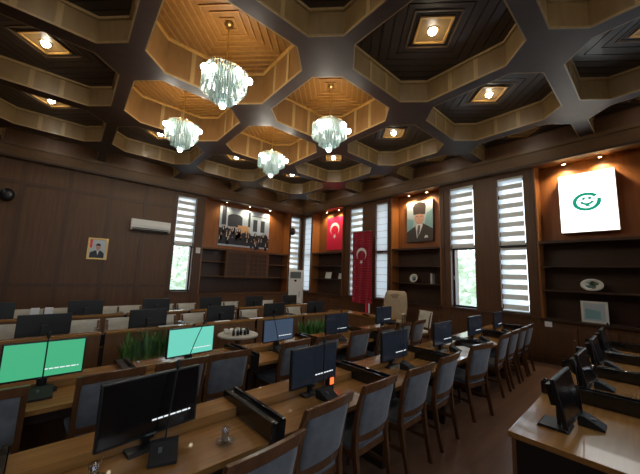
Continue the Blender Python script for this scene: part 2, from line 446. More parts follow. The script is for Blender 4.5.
# ------------------------------------------------------------------ chandeliers
def make_chandelier(cx, cy, label):
    r = empty('chandelier', (cx, cy, 0)); tag(r, label, 'chandelier', 'crystal chandeliers')
    zt = ZK
    MB().lathe([(.07, zt + .01), (.068, zt - .03), (.03, zt - .05), (.012, zt - .06)], 'brass', n=16).build('canopy', r)
    MB().tube([(0, 0, zt - .05), (0, 0, 5.06)], .010, 'brass', 6).build('rod', r)
    mb = MB()
    mb.lathe([(.02, 5.08), (.06, 5.06), (.075, 5.03), (.03, 5.0), (.02, 4.93)], 'brass', n=14)
    for a in range(8):
        an = a * PI / 4 + .2
        mb.tube([(.02 * math.cos(an), .02 * math.sin(an), 4.99), (.17 * math.cos(an), .17 * math.sin(an), 5.05), (.30 * math.cos(an), .30 * math.sin(an), 4.96)], .009, 'brass', 5)
    for rr, z in ((.30, 4.97), (.20, 4.99), (.10, 4.99)):
        ring = [(rr * math.cos(2 * PI * q / 24), rr * math.sin(2 * PI * q / 24), z) for q in range(25)]
        mb.tube(ring, .008, 'brass', 5)
    mb.build('frame', r)
    mb = MB()
    for rr, zt_, zb_, n in ((.310, 4.95, 4.655, 52), (.25, 4.96, 4.63, 40), (.18, 4.97, 4.50, 36), (.12, 4.97, 4.46, 24), (.05, 4.97, 4.40, 10)):
        for q in range(n):
            a = 2 * PI * (q + .5 * (n % 3)) / n + .1
            ca, sa = math.cos(a), math.sin(a)
            fac = 1. / (abs(ca) ** 3.2 + abs(sa) ** 3.2) ** (1 / 3.2)
            jit = random.uniform(-.008, .008)
            x, y = rr * fac * ca, rr * fac * sa
            mb.raw(*rod(x, y, zb_ + jit, zt_, .0105, a), 'crystal')
    o = mb.build('crystal_fringe', r); o['kind'] = 'stuff'
    for bx_, by_, zz in ((.325, .08, 4.86), (-.08, .325, 4.80), (-.325, -.10, 4.86), (.05, -.335, 4.86), (.30, -.28, 4.74), (-.28, .29, 4.74), (.27, .29, 4.82)):
        MB().ball((bx_, by_, zz), .052, 'bulb', 10).build('bulb', r)
    MB().ball((0, 0, 4.40), .045, 'bulb', 10).build('bulb', r)
    lamp('POINT', 'chandelier_light', (0, 0, 5.10), 36, (1., .82, .54), r, shadow_soft_size=.10)
    for an in (.6, 2.2, 3.7, 5.3):
        lamp('POINT', 'chandelier_light', (.47 * math.cos(an), .47 * math.sin(an), 4.80), 7, (1., .88, .70), r, shadow_soft_size=.05)
    return r
def rod(x, y, z0, z1, r, a):
    vs = []
    for z in (z0, z1):
        for q in range(4):
            b = a + q * PI / 2
            vs.append((x + r * math.cos(b), y + r * math.sin(b), z))
    return vs, [(0, 1, 5, 4), (1, 2, 6, 5), (2, 3, 7, 6), (3, 0, 4, 7), (0, 3, 2, 1)]
kl = {(3, 2): 'largest looking crystal chandelier hanging nearest to the camera', (2, 2): 'crystal chandelier hanging above the air conditioner side, behind the largest',
      (3, 3): 'crystal chandelier hanging in front of the upright red flag wall, nearer to it', (2, 3): 'smallest looking crystal chandelier, farthest from the camera, by the photo mural'}
for (i, j) in KCELLS: make_chandelier(CXS[i], CYS[j], kl[(i, j)])

# ------------------------------------------------------------------ windows and blinds
def window(n, along, fixed, out, a0, a1, transom=True):
    """frame + panes set in the opening"""
    P = (lambda a, d, z: (a, d, z)) if along == 'x' else (lambda a, d, z: (d, a, z))
    def bx(mb, a_0, a_1, d0, d1, z0, z1, m):
        p, q = P(a_0, d0, z0), P(a_1, d1, z1)
        mb.box(min(p[0], q[0]), max(p[0], q[0]), min(p[1], q[1]), max(p[1], q[1]), z0, z1, m)
    f = fixed + out * .16; g = fixed + out * .23
    mb = MB(); w = .05
    bx(mb, a0, a0 + w, f, g, ZW0, ZW1, 'darkw'); bx(mb, a1 - w, a1, f, g, ZW0, ZW1, 'darkw')
    bx(mb, a0 + w, a1 - w, f, g, ZW0, ZW0 + w, 'darkw'); bx(mb, a0 + w, a1 - w, f, g, ZW1 - w, ZW1, 'darkw')
    bx(mb, a0 + w, a1 - w, f, g, 2.74, 2.86, 'darkw')
    r = struct(mb.build(f'window_{n}'))
    gm = fixed + out * .20
    for z0, z1 in ((ZW0 + w, 2.74), (2.86, ZW1 - w)):
        m2 = MB(); bx(m2, a0 + w, a1 - w, gm, gm + out * .006, z0, z1, 'glass'); m2.build('pane', r)
    m3 = MB(); bx(m3, a0 + .012, a0 + .03, f - out * .03, f, 1.85, 1.97, 'alu'); m3.build('window_handle', r)
    m4 = MB(); bx(m4, a0 - .04, a1 + .04, fixed - out * .07, fixed + out * .16, ZW0 - .035, ZW0, 'stile'); m4.build('sill', r)
    # daylight portal in the opening
    pl = bpy.data.lights.new('window_portal', 'AREA'); pl.shape = 'RECTANGLE'; pl.size = a1 - a0; pl.size_y = ZW1 - ZW0
    pl.cycles.is_portal = True
    po = bpy.data.objects.new('window_portal', pl); C.objects.link(po)
    po.location = P((a0 + a1) / 2, fixed + out * .45, (ZW0 + ZW1) / 2)
    d = Vector(P(0, -out, 0)); po.rotation_euler = d.to_track_quat('-Z', 'Y').to_euler()
    return r
def blind(along, fixed, out, a0, a1, z0, z1, label, mode='zebra', phase=0., group='striped roller blinds'):
    P = (lambda a, d, z: (a, d, z)) if along == 'x' else (lambda a, d, z: (d, a, z))
    d0 = fixed + out * .05; a0 += .012; a1 -= .012
    r = empty('roller_blind', P((a0 + a1) / 2, d0, z0)); tag(r, label, 'window blind', group)
    O = Vector(P((a0 + a1) / 2, d0, z0))
    def bx(mb, a_0, a_1, e0, e1, zz0, zz1, m):
        p, q = P(a_0, e0, zz0), P(a_1, e1, zz1)
        mb.box(min(p[0], q[0]) - O.x, max(p[0], q[0]) - O.x, min(p[1], q[1]) - O.y, max(p[1], q[1]) - O.y, zz0 - O.z, zz1 - O.z, m)
    mb = MB(); bx(mb, a0, a1, d0 - .03, d0 + .03, z1 - .055, z1, 'alu'); mb.build('headrail', r)
    mb = MB(); bx(mb, a0, a1, d0 - .012, d0 + .012, z0, z0 + .028, 'alu'); mb.build('bottom_rail', r)
    mb = MB(); z = z1 - .055; i = 0
    pitch = .255
    if mode == 'zebra':
        z -= 0.
        while z > z0 + .03:
            h = .125 if i % 2 == 0 else .130
            zb = max(z - h, z0 + .028)
            off = -.02 if i % 2 == 0 else 0.
            mb.face([tuple(Vector(P(a, d0, zz)) - O) for a, zz in ((a0 + .02 + off, zb), (a1 - .02, zb), (a1 - .02, z), (a0 + .02 + off, z))], 'sheerb' if i % 2 == 0 else 'opaqb')
            z = zb; i += 1
    else:
        while z > z0 + .03:
            h = .235 if i % 2 == 0 else .02
            zb = max(z - h, z0 + .028)
            mb.face([tuple(Vector(P(a, d0, zz)) - O) for a, zz in ((a0 + .015, zb), (a1 - .015, zb), (a1 - .015, z), (a0 + .015, z))], 'whiteb' if i % 2 == 0 else 'opaqb')
            z = zb; i += 1
    mb.build('fabric', r)
    s = -1 if True else 1
    ch = MB(); ch.tube([tuple(Vector(P(a0 + .01, d0 - out * .035, zz)) - O) for zz in (z1 - .04, (z0 + z1) / 2, z0 + .1)], .004, 'alu', 5); ch.build('chain', r)
    return r
wn = 1
for a, b in far_windows: window(wn, 'x', YF, 1, a, b); wn += 1
for a, b in left_windows: window(wn, 'y', XL, -1, a, b); wn += 1
for a, b in unseen_right_windows: window(wn, 'y', XR, 1, a, b); wn += 1
W = far_windows
blind('x', YF, 1, *W[0], ZW0 + .02, ZW1, 'closed pale narrow blind in the room corner behind the white floor cabinet', 'closed')
blind('x', YF, 1, *W[1], 2.80, ZW1, 'upper striped blind partly hidden by the hanging red banner')
blind('x', YF, 1, *W[1], ZW0 + .02, 2.75, 'lower striped blind partly hidden by the hanging red banner')
blind('x', YF, 1, *W[2], 2.80, ZW1, 'upper closed white blind between the red banner and the portrait niche', 'closed')
blind('x', YF, 1, *W[2], ZW0 + .02, 2.75, 'lower closed white blind between the red banner and the portrait niche', 'closed')
blind('x', YF, 1, *W[3], 2.78, ZW1, 'striped blind above the clear window pane beside the portrait niche')
blind('x', YF, 1, *W[4], 2.80, ZW1, 'upper striped blind in the window beside the lit white sign')
blind('x', YF, 1, *W[4], ZW0 + .02, 2.73, 'lower striped blind in the window beside the lit white sign')
blind('y', XL, -1, *left_windows[0], 2.76, ZW1, 'striped blind above the clear pane beside the wall air conditioner')
blind('y', XL, -1, *left_windows[1], ZW0 + .02, ZW1, 'full length striped blind at the end of the photo mural wall')

# ------------------------------------------------------------------ built-in bookcases in the wall niches
def flat_box(p0, p1): return [f(a, b) for a, b in zip(p0, p1) for f in (min, max)]
def bookcase_far(x0, x1, label, rail=False):
    cx = (x0 + x1) / 2; h = (x1 - x0) / 2 - .002
    r = empty('bookcase', (cx, YF, 0)); tag(r, label, 'bookcase', 'bookcases in the flag wall niches')
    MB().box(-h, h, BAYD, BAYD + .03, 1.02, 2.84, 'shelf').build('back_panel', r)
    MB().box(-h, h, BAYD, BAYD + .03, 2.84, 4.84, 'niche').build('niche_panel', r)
    for s in (-1, 1): MB().box(min(s * h, s * (h - .03)), max(s * h, s * (h - .03)), -.02, BAYD, 1.02, 4.82, 'niche').build('side_panel', r)
    MB().box(-h, h, 0, BAYD, 4.81, 4.84, 'niche').build('top_panel', r)
    MB().box(-h + .03, h - .03, -.02, BAYD, 2.80, 2.86, 'shelf').build('shelf', r)
    for z in (2.26, 1.69): MB().box(-h + .03, h - .03, .0, BAYD, z - .03, z, 'shelf').build('shelf', r)
    MB().box(-h, h, -.06, BAYD, .98, 1.03, 'shelf').build('counter', r)
    w = 2 * h / 3
    for q in range(3):
        a = -h + q * w
        mb = MB(); mb.box(a + .01, a + w - .01, -.03, 0, .12, .86, 'wallr'); mb.box(a + .09, a + w - .09, -.042, -.03, .20, .78, 'stile'); d = mb.build('door', r)
        MB().ball((a + w - .06, -.045, .62), .014, 'brass', 8).build('knob', d)
    return r
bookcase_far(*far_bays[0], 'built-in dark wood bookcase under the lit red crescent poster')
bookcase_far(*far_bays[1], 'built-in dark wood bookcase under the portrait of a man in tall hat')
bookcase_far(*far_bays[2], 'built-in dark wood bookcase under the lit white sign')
y0, y1 = left_bay
r = empty('bookcase', (XL, (y0 + y1) / 2, 0)); tag(r, 'wide built-in wooden bookcase with lattice doors under the group photo mural', 'bookcase')
h = (y1 - y0) / 2 - .002; D = -.46
MB().box(D - .03, D, -h, h, .95, 2.70, 'shelf').build('back_panel', r)
MB().box(D - .03, D, -h, h, 2.70, 4.84, 'niche').build('niche_panel', r)
for s in (-1, 1): MB().box(D, .02, min(s * h, s * (h - .03)), max(s * h, s * (h - .03)), .95, 4.82, 'niche').build('side_panel', r)
MB().box(D, 0, -h, h, 4.81, 4.84, 'niche').build('top_panel', r)
MB().box(D, .02, -h + .03, h - .03, 2.70, 2.77, 'wall').build('shelf', r)
for a, b in ((-h + .03, -1.02), (.97, h - .03)):
    for z in (2.24, 1.66): MB().box(D, 0, a, b, z - .035, z, 'wall').build('shelf', r)
for a in (-1.02, .97): MB().box(D, 0, a - .02, a + .02, 1.60, 2.70, 'wall').build('upright', r)
MB().box(D, -.02, -1.0, .95, 1.60, 1.63, 'wall').build('cabinet_floor', r)
for a in (-1.0, -.025):
    mb = MB(); w = .965
    mb.box(-.025, 0, a + .005, a + .07, 1.63, 2.70, 'wall'); mb.box(-.025, 0, a + w - .07, a + w - .005, 1.63, 2.70, 'wall')
    mb.box(-.025, 0, a + .07, a + w - .07, 1.63, 1.70, 'wall'); mb.box(-.025, 0, a + .07, a + w - .07, 2.63, 2.70, 'wall'); mb.box(-.022, -.012, a + .07, a + w - .07, 1.70, 2.63, 'shelf')
    for q in range(1, 4): mb.box(-.012, -.002, a + .07 + q * (w - .14) / 4 - .012, a + .07 + q * (w - .14) / 4 + .012, 1.70, 2.63, 'wall')
    for q in range(1, 5): mb.box(-.012, -.002, a + .07, a + w - .07, 1.70 + q * .186 - .012, 1.70 + q * .186 + .012, 'wall')
    d = mb.build('door', r)
    MB().ball((.01, a + (w - .03 if a < -.5 else .03), 2.1), .013, 'brass', 8).build('knob', d)
MB().box(D, .05, -h, h, .93, .98, 'wall').build('counter', r)

# spot lights in the niches
def make_spot():
    r = empty('spotlight')
    MB().lathe([(.045, 0), (.048, -.04), (.040, -.07), (.034, -.06)], 'brass', n=14, cap=False).build('housing', r)
    MB().lathe([(.0005, -.075), (.024, -.068), (.036, -.05), (.036, -.02)], 'slens', n=14, cap=False).build('lens', r)
    return r
sp = None
def spot(x, y, z, label, aim, e=52):
    global sp
    o = make_spot() if sp is None else copy_tree(sp)
    if sp is None: sp = o
    o.location = (x, y, z); tag(o, label, 'spotlight', 'niche spotlights')
    l = lamp('SPOT', 'spot_beam', (0, 0, -.085), e, (1., .80, .52), o, spot_size=2.3, spot_blend=.7, shadow_soft_size=.03)
    l.rotation_euler = (Vector(aim) - Vector((x, y, z))).to_track_quat('-Z', 'Y').to_euler()
for i, (y, w) in enumerate(((4.80, 'nearest the striped window'), (5.86, 'in the middle'), (6.92, 'nearest the wall speaker'))):
    spot(XL - .20, y, 4.81, f'warm spotlight over the group photo mural, {w}', (XL - .42, y, 3.4), 26)
for x0, x1, nm in ((-9.95, -9.15, 'red crescent poster'), (-5.60, -4.93, 'portrait with tall hat'), (-1.32, -.68, 'lit white sign')):
    for x, w in ((x0, 'nearer the room corner'), (x1, 'farther from the room corner')):
        spot(x, YF + .22, 4.81, f'warm spotlight over the {nm}, {w}', (x, YF + .40, 3.6))

# ------------------------------------------------------------------ pictures, flags and signs
def poly_obj(name, parent, polys, P, m=None):
    """polys: list of (points2d, material, depth)"""
    mb = MB()
    for pts, mm, dep in polys: mb.face([P(u, v, dep) for u, v in pts], mm)
    return mb.build(name, parent)
def arc(cx, cy, rx, ry, a0, a1, n=24): return [(cx + rx * math.cos(a0 + (a1 - a0) * k / n), cy + ry * math.sin(a0 + (a1 - a0) * k / n)) for k in range(n + 1)]
def ringseg(cx, cy, r1, r0, a0, a1, n=28, ax=1.):
    """quads of a ring segment"""
    out = []
    for k in range(n):
        t0 = a0 + (a1 - a0) * k / n; t1 = a0 + (a1 - a0) * (k + 1) / n
        out.append([(cx + r1 * ax * math.cos(t0), cy + r1 * math.sin(t0)), (cx + r1 * ax * math.cos(t1), cy + r1 * math.sin(t1)),
                    (cx + r0 * ax * math.cos(t1), cy + r0 * math.sin(t1)), (cx + r0 * ax * math.cos(t0), cy + r0 * math.sin(t0))])
    return out
def crescent(cx, cy, R, n=40):
    """strip between outer circle and a smaller circle shifted down: horns point down"""
    r, dy = R * .80, -R * .25
    # intersection angle
    yi = (R * R - r * r + dy * dy) / (2 * dy)
    aO = math.asin(yi / R); aI = math.asin((yi - dy) / r)
    A = [aO + (PI - 2 * aO) * k / n for k in range(n + 1)]; B = [aI + (PI - 2 * aI) * k / n for k in range(n + 1)]
    o = [(cx + R * math.cos(a), cy + R * math.sin(a)) for a in A]; q = [(cx + r * math.cos(b), cy + dy + r * math.sin(b)) for b in B]
    return [[o[k], o[k + 1], q[k + 1], q[k]] for k in range(n)]
def star(cx, cy, R, rot=0):
    pts = []
    for k in range(10):
        a = rot - PI / 2 + k * PI / 5; rr = R if k % 2 == 0 else R * .40
        pts.append((cx + rr * math.cos(a), cy + rr * math.sin(a)))
    return [[(cx, cy), pts[k], pts[(k + 1) % 10]] for k in range(10)]

# red crescent poster (a stretched print on a frame)
px0, px1, pz0, pz1 = -10.06, -9.02, 3.0, 4.50; yb = YF + BAYD
r = empty('flag_poster', ((px0 + px1) / 2, yb, (pz0 + pz1) / 2)); tag(r, 'red crescent and star poster hung in the lit niche near the corner', 'flag')
w, h2 = (px1 - px0) / 2, (pz1 - pz0) / 2
MB().box(-w, w, -.05, -.001, -h2, h2, 'redp').build('canvas', r)
P = lambda u, v, d: (u, -.052 - d, v)
poly_obj('crescent', r, [(q, 'whitef', 0) for q in crescent(0, .20, .30)], P)
poly_obj('star', r, [(q, 'whitef', 0) for q in star(0, -.13, .13)], P)

# hanging red banner on a pole stand in front of the windows
bx, by = -7.10, 8.15
r = empty('flag_banner', (bx, by, 0)); tag(r, 'tall red crescent and star banner hanging from a stand before the windows', 'flag')
mb = MB(); nx, nz = 16, 30; wv = .47
g = [[(-wv + 2 * wv * i / nx, .025 * math.sin(i * 1.1 + j * .07) * (.4 + .6 * j / nz), 3.50 - 2.62 * j / nz) for i in range(nx + 1)] for j in range(nz + 1)]
for j in range(nz):
    for i in range(nx): mb.face([g[j][i], g[j][i + 1], g[j + 1][i + 1], g[j + 1][i]], 'red', True)
fl = mb.build('cloth', r)
md = fl.modifiers.new('thick', 'SOLIDIFY'); md.thickness = .004; md.offset = 0
P = lambda u, v, d: (u, -.034 - d, v)
poly_obj('crescent', r, [(q, 'whitef', 0) for q in crescent(0, 2.66, .24)], P)
poly_obj('star', r, [(q, 'whitef', 0) for q in star(0, 2.37, .09)], P)
MB().tube([(-.50, 0, 3.51), (.50, 0, 3.51)], .014, 'chrome', 8).build('crossbar', r)
MB().tube([(.0, .05, .03), (.0, .05, 3.52)], .016, 'chrome', 8).build('pole', r)
MB().lathe([(.20, 0), (.20, .02), (.05, .05), (.02, .07)], 'brass', (0, .05, 0), 18).build('base', r)

# painted portrait on canvas
px0, px1, pz0, pz1 = -5.75, -4.77, 3.10, 4.52
r = empty('portrait', ((px0 + px1) / 2, yb, (pz0 + pz1) / 2)); tag(r, 'canvas portrait of a man in tall dark hat and suit, in the middle niche', 'picture')
w, h2 = (px1 - px0) / 2, (pz1 - pz0) / 2
MB().box(-w, w, -.10, -.001, -h2, h2, 'p_hat').build('canvas', r)
P = lambda u, v, d: (u * w, -.1015 - d * .0008, v * h2)
polys = [([(-1, -1), (1, -1), (1, 1), (-1, 1)], 'p_sky', 0), ([(.25, -.6), (1, -.5), (1, .55), (.55, .35)], 'p_teal', 1), ([(-1, -.7), (-.5, -.3), (-.45, .1), (-1, .2)], 'p_teal', 1),
         ([(-1, -1), (-1, -.50), (-.62, -.34), (-.30, -.22), (-.05, -.12), (.30, -.14), (.62, -.26), (1, -.42), (1, -1)], 'p_suit', 2),
         ([(-.30, -.26), (-.20, -.12), (.18, -.12), (.26, -.20), (.02, -.60), (-.20, -.84)], 'p_shirt', 3),
         ([(-.10, -.20), (.06, -.20), (.02, -.50), (-.14, -.82), (-.18, -.5)], 'p_tie', 4),
         ([(-.20, -.14), (.20, -.14), (.22, .14), (-.22, .14)], 'p_skin', 4),
         (arc(-.02, .17, .38, .29, 0, 2 * PI), 'p_skin', 5),
         ([(-.46, .34), (-.50, .74), (-.34, .90), (.05, .95), (.42, .88), (.50, .72), (.44, .30), (.0, .36)], 'p_hat', 6),
         ([(-.26, .215), (-.08, .215), (-.08, .245), (-.26, .245)], 'p_hat', 7), ([(.08, .215), (.24, .215), (.24, .245), (.08, .245)], 'p_hat', 7),
         ([(-.13, .04), (.10, .04), (.10, .06), (-.13, .06)], 'p_face', 7), ([(-.05, .20), (.03, .20), (.04, .10), (-.06, .10)], 'p_face', 7),
         ([(.36, -.84), (.66, -.82), (.60, -.72), (.44, -.70)], 'p_shirt', 7)]
poly_obj('painting', r, polys, P)

# backlit white sign with a green smiling round emblem
px0, px1, pz0, pz1 = -1.44, -.48, 3.06, 4.44
ysb = YF + .16
r = empty('lit_sign', ((px0 + px1) / 2, yb, (pz0 + pz1) / 2)); tag(r, 'backlit white square sign with a green smiling round emblem', 'sign')
w, h2 = .495, .70; dpt = .20
MB().box(-w, w, -dpt, -.001, -h2, h2, 'lbside').build('casing', r)
MB().box(-w + .006, w - .006, -dpt - .006, -dpt, -h2 + .006, h2 - .006, 'lightbox').build('lit_face', r)
P = lambda u, v, d: (u * 1.30, -dpt - .008 - d, v * 1.30)
q = ringseg(-.005, .0, .165, .115, math.radians(38), math.radians(360), 40, 1.15)
q += [[(.135, -.02), (.185, -.02), (.185, .045), (.135, .045)]]
q += ringseg(0, .03, .092, .055, math.radians(200), math.radians(340), 20, 1.15)
q += [[(-.065, .035), (-.025, .035), (-.015, .085), (-.055, .085)], [(.02, .035), (.06, .035), (.06, .085), (.02, .085)], [(-.03, -.085), (.05, -.085), (.03, -.06), (-.02, -.06)]]
q += [arc(-.095, .035, .016, .012, 0, 2 * PI, 10), arc(.095, .035, .016, .012, 0, 2 * PI, 10)]
poly_obj('emblem', r, [(a, 'logo', 0) for a in q], P)

# group photo mural
yA, yB, pz0, pz1 = 4.62, 7.03, 2.94, 4.62; xb = XL - .46
r = empty('photo_mural', (xb, (yA + yB) / 2, (pz0 + pz1) / 2)); tag(r, 'large mural photograph of a dark-suited crowd before a pale arched building', 'picture')
w, h2 = (yB - yA) / 2, (pz1 - pz0) / 2
MB().box(.001, .03, -w, w, -h2, h2, 'p_pale').build('board', r)
P = lambda u, v, d: (.0315 + d * .0008, u * w, v * h2)
polys = [([(-1, -1), (1, -1), (1, 1), (-1, 1)], 'p_wall', 0), ([(-.05, .55), (.06, .55), (.06, 1), (-.05, 1)], 'p_pale', 1), ([(-.92, .05), (-.76, .05), (-.76, 1), (-.92, 1)], 'p_arch', 1),
         ([(-.70, .0), (-.14, .0)] + arc(-.42, .52, .28, .16, 0, PI, 14), 'p_arch', 1), ([(.09, .1), (.18, .1), (.18, .9), (.09, .9)], 'p_arch', 1),
         ([(.30, -.1), (.48, -.1), (.48, .55), (.30, .55)], 'p_arch', 1), ([(.62, -.1), (.80, -.1), (.80, .55), (.62, .55)], 'p_arch', 1), ([(.2, .72), (.95, .72), (.95, .76), (.2, .76)], 'p_arch', 1),
         ([(-.35, -.3), (.15, -.3), (.12, .12), (-.3, .12)], 'p_glow', 2),
         ([(-1, -.92), (1, -.92), (1, -.42), (.7, -.25), (.3, -.35), (.0, -.22), (-.3, -.32), (-.7, -.12), (-1, -.1)], 'p_crowd', 3)]
rd = random.Random(3)
for _ in range(56):
    u = rd.uniform(-.96, .96); v = rd.uniform(-.62, .02) - (.18 if u > .2 else 0)
    polys.append((arc(u, v + .055, .022, .035, 0, 2 * PI, 8), rd.choice(['p_face', 'p_skin', 'p_face']), 5))
    polys.append(([(u - .045, v - .32), (u + .045, v - .32), (u + .05, v - .02), (u, v + .03), (u - .05, v - .02)], rd.choice(['p_crowd', 'p_crowd', 'p_navy']), 4))
    if rd.random() < .4: polys.append(([(u - .012, v - .12), (u + .012, v - .12), (u + .015, v), (u - .015, v)], 'p_shirt', 5))
poly_obj('photograph', r, polys, P)

# small framed portrait on the panelled wall
r = empty('framed_portrait', (XL + .021, .645, 2.41)); tag(r, 'small gold-framed portrait of a dark-suited man on the panelled wall', 'picture')
mb = MB(); w, h2, t = .255, .335, .05
mb.box(0, .03, -w, -w + t, -h2, h2, 'gold'); mb.box(0, .03, w - t, w, -h2, h2, 'gold'); mb.box(0, .03, -w + t, w - t, -h2, -h2 + t, 'gold'); mb.box(0, .03, -w + t, w - t, h2 - t, h2, 'gold')
mb.build('frame', r)
P = lambda u, v, d: (.012 + d * .0008, u * (w - t), v * (h2 - t))
poly_obj('photograph', r, [([(-1, -1), (1, -1), (1, 1), (-1, 1)], 'p_pale', 0), ([(-1, .1), (-.7, .1), (-.7, 1), (-1, 1)], 'redp', 1),
     ([(-.95, -1), (-.9, -.45), (-.35, -.2), (.45, -.2), (.85, -.5), (.85, -1)], 'p_navy', 2), ([(-.12, -.22), (.22, -.22), (.05, -.7)], 'p_shirt', 3),
     (arc(.05, .2, .30, .34, 0, 2 * PI, 16), 'p_skin', 4), (arc(.05, .34, .32, .26, 0, PI, 12), 'p_hair', 5)], P)

# ------------------------------------------------------------------ wall equipment
def wall_speaker(y, z, label):
    r = empty('wall_speaker', (XL + .02, y, z)); tag(r, label, 'loudspeaker', 'black wall speakers')
    MB().box(0, .06, -.03, .03, -.05, .05, 'black').build('bracket', r)
    rings = []
    for k in range(9):
        a = PI * k / 8; rr = .15 * math.sin(a) ** .6 if 0 < k < 8 else .02
        rings.append([(.06 + .11 * (1 - math.cos(a)), rr * math.cos(2 * PI * q / 18), 1.25 * rr * math.sin(2 * PI * q / 18)) for q in range(18)])
    MB().rings(rings, 'black').build('housing', r)
    return r
wall_speaker(-1.46, 3.69, 'black egg-shaped speaker on the panelled wall beyond the framed portrait')
wall_speaker(7.96, 3.86, 'black egg-shaped speaker beside the corner blind by the mural')
# split air conditioner
r = empty('air_conditioner', (XL + .02, 2.02, 3.12)); tag(r, 'white wall-mounted split air conditioner beside the striped window', 'air conditioner')
pr = [(0, 0), (.17, .0), (.22, .06), (.23, .18), (.20, .34), (.17, .38), (0, .38)]
MB().prism([(a, b) for a, b in pr], 'y', -.60, .60, 'white').build('housing', r, bevel=.01)
MB().box(.150, .212, -.54, .54, -.008, .045, 'blackm').build('air_outlet', r)
MB().prism([(.20, .048), (.236, .085), (.240, .085), (.204, .044)], 'y', -.56, .56, 'grey').build('louver', r)
# floor standing air conditioner
r = empty('floor_air_conditioner', (-10.62, 7.80, 0), math.radians(42)); tag(r, 'tall white floor-standing air conditioner in the room corner', 'air conditioner')
# front faces -y in local space after rotation towards the room
MB().box(-.30, .30, -.20, .20, .0, 2.02, 'white').build('housing', r, bevel=.02)
MB().box(-.24, .24, -.212, -.199, 1.66, 1.94, 'grey').build('air_outlet', r)
MB().box(-.05, .05, -.212, -.199, 1.52, 1.60, 'blackg').build('display', r)
MB().box(.18, .20, -.23, -.199, .85, 1.10, 'grey').build('handle', r)
MB().box(-.26, .26, -.208, -.199, .14, .60, 'grey').build('intake_grille', r)
# thermostat, sockets
r = tag(MB().box(XL + .02, XL + .07, 3.62, 3.78, 2.50, 2.72, 'white').build('thermostat', bevel=.008), 'white square control box on the wall beside the striped window', 'thermostat')
r = empty('wall_socket', (-1.77, YF - .03, .90)); tag(r, 'small white socket plate on the panelling left of the bookcase under the sign', 'socket')
MB().box(-.07, .07, -.012, .03, -.06, .06, 'white').build('plate', r, bevel=.004)
MB().box(-.035, .035, -.018, -.012, -.03, .03, 'paper').build('rocker', r)

# shelf decoration
def plate(x, z, rad, label, tilt=.25, ellip=1.):
    r = empty('display_plate', (x, YF + .16, z)); tag(r, label, 'plate', 'display plates')
    rings = []
    for rr, d in ((.001, 0), (rad * .6, 0), (rad * .72, -.02), (rad, -.03), (rad, -.02), (rad * .7, -.005), (.001, .012)):
        rings.append([(ellip * rr * math.cos(2 * PI * q / 28), d + rr * math.sin(2 * PI * q / 28) * tilt + .05, rad * 1.02 + .02 + rr * math.sin(2 * PI * q / 28)) for q in range(28)])
    MB().rings(rings, 'porc', cap=False).build('dish', r)
    mb = MB()
    rd = random.Random(int(rad * 1000))
    for _ in range(14):
        a = rd.uniform(0, 2 * PI); q = rd.uniform(.05, .55) * rad
        cx, cz = q * math.cos(a), q * math.sin(a)
        mb.face([(ellip * (cx + .03 * math.cos(t)), -.004 + (cz + .03 * math.sin(t)) * tilt + .05, rad * 1.02 + .02 + cz + .03 * math.sin(t)) for t in [k * PI / 4 for k in range(8)]], rd.choice(['green', 'p_teal', 'p_hat']))
    mb.build('motif', r)
    mb = MB(); mb.box(-.05, .05, .02, .10, 0, .02, 'chairw'); mb.box(-.012, .012, .075, .10, .02, rad * 1.2, 'chairw'); mb.build('stand', r)
plate(-5.42, 1.69, .145, 'round decorative plate standing on the shelf under the portrait')
plate(-.99, 1.69, .135, 'oval patterned plate standing on the shelf under the white sign', .25, 1.45)
r = tag(MB().box(-4.76, -4.72, YF + .10, YF + .30, 1.69, 2.02, 'porc').build('book', bevel=.004), 'pale upright book at the end of the shelf under the portrait', 'book')
def certificate(x, z, w, h, label):
    r = empty('framed_certificate', (x, YF + .22, z)); tag(r, label, 'frame', 'framed certificates on the shelf')
    mb = MB(); t = .02
    def tl(y, zz): return (y + zz * .22, zz)
    for a, b, c, d in ((-w, -w + t, 0, h), (w - t, w, 0, h), (-w + t, w - t, 0, t), (-w + t, w - t, h - t, h)):
        mb.raw([(a, .22 * c, c), (b, .22 * c, c), (b, .22 * d, d), (a, .22 * d, d), (a, .22 * c + .02, c), (b, .22 * c + .02, c), (b, .22 * d + .02, d), (a, .22 * d + .02, d)],
               [(0, 1, 2, 3), (7, 6, 5, 4), (0, 4, 5, 1), (1, 5, 6, 2), (2, 6, 7, 3), (3, 7, 4, 0)], 'darkw')
    mb.build('frame', r)
    MB().face([(-w + t, .22 * t + .008, t), (w - t, .22 * t + .008, t), (w - t, .22 * (h - t) + .008, h - t), (-w + t, .22 * (h - t) + .008, h - t)], 'paper').build('sheet', r)
certificate(-9.75, 1.69, .22, .32, 'white framed certificate on the shelf under the red poster, nearer the corner')
certificate(-8.95, 1.69, .17, .28, 'white framed certificate on the shelf under the red poster, nearer the banner')
# mirror-like framed picture on the counter below the oval plate
r = empty('framed_mirror', (-.98, YF + .14, 1.03)); tag(r, 'pale rectangular framed mirror standing on the counter under the oval plate', 'mirror')
MB().box(-.22, .22, .0, .03, 0, .46, 'porc').build('frame', r, bevel=.006)
MB().box(-.175, .175, -.004, 0, .045, .415, 'p_sky').build('mirror_glass', r)
mb = MB(); mb.face([(-.15, -.006, .08), (.10, -.006, .08), (.10, -.006, .25), (-.15, -.006, .30)], 'p_teal'); mb.build('scene_print', r)

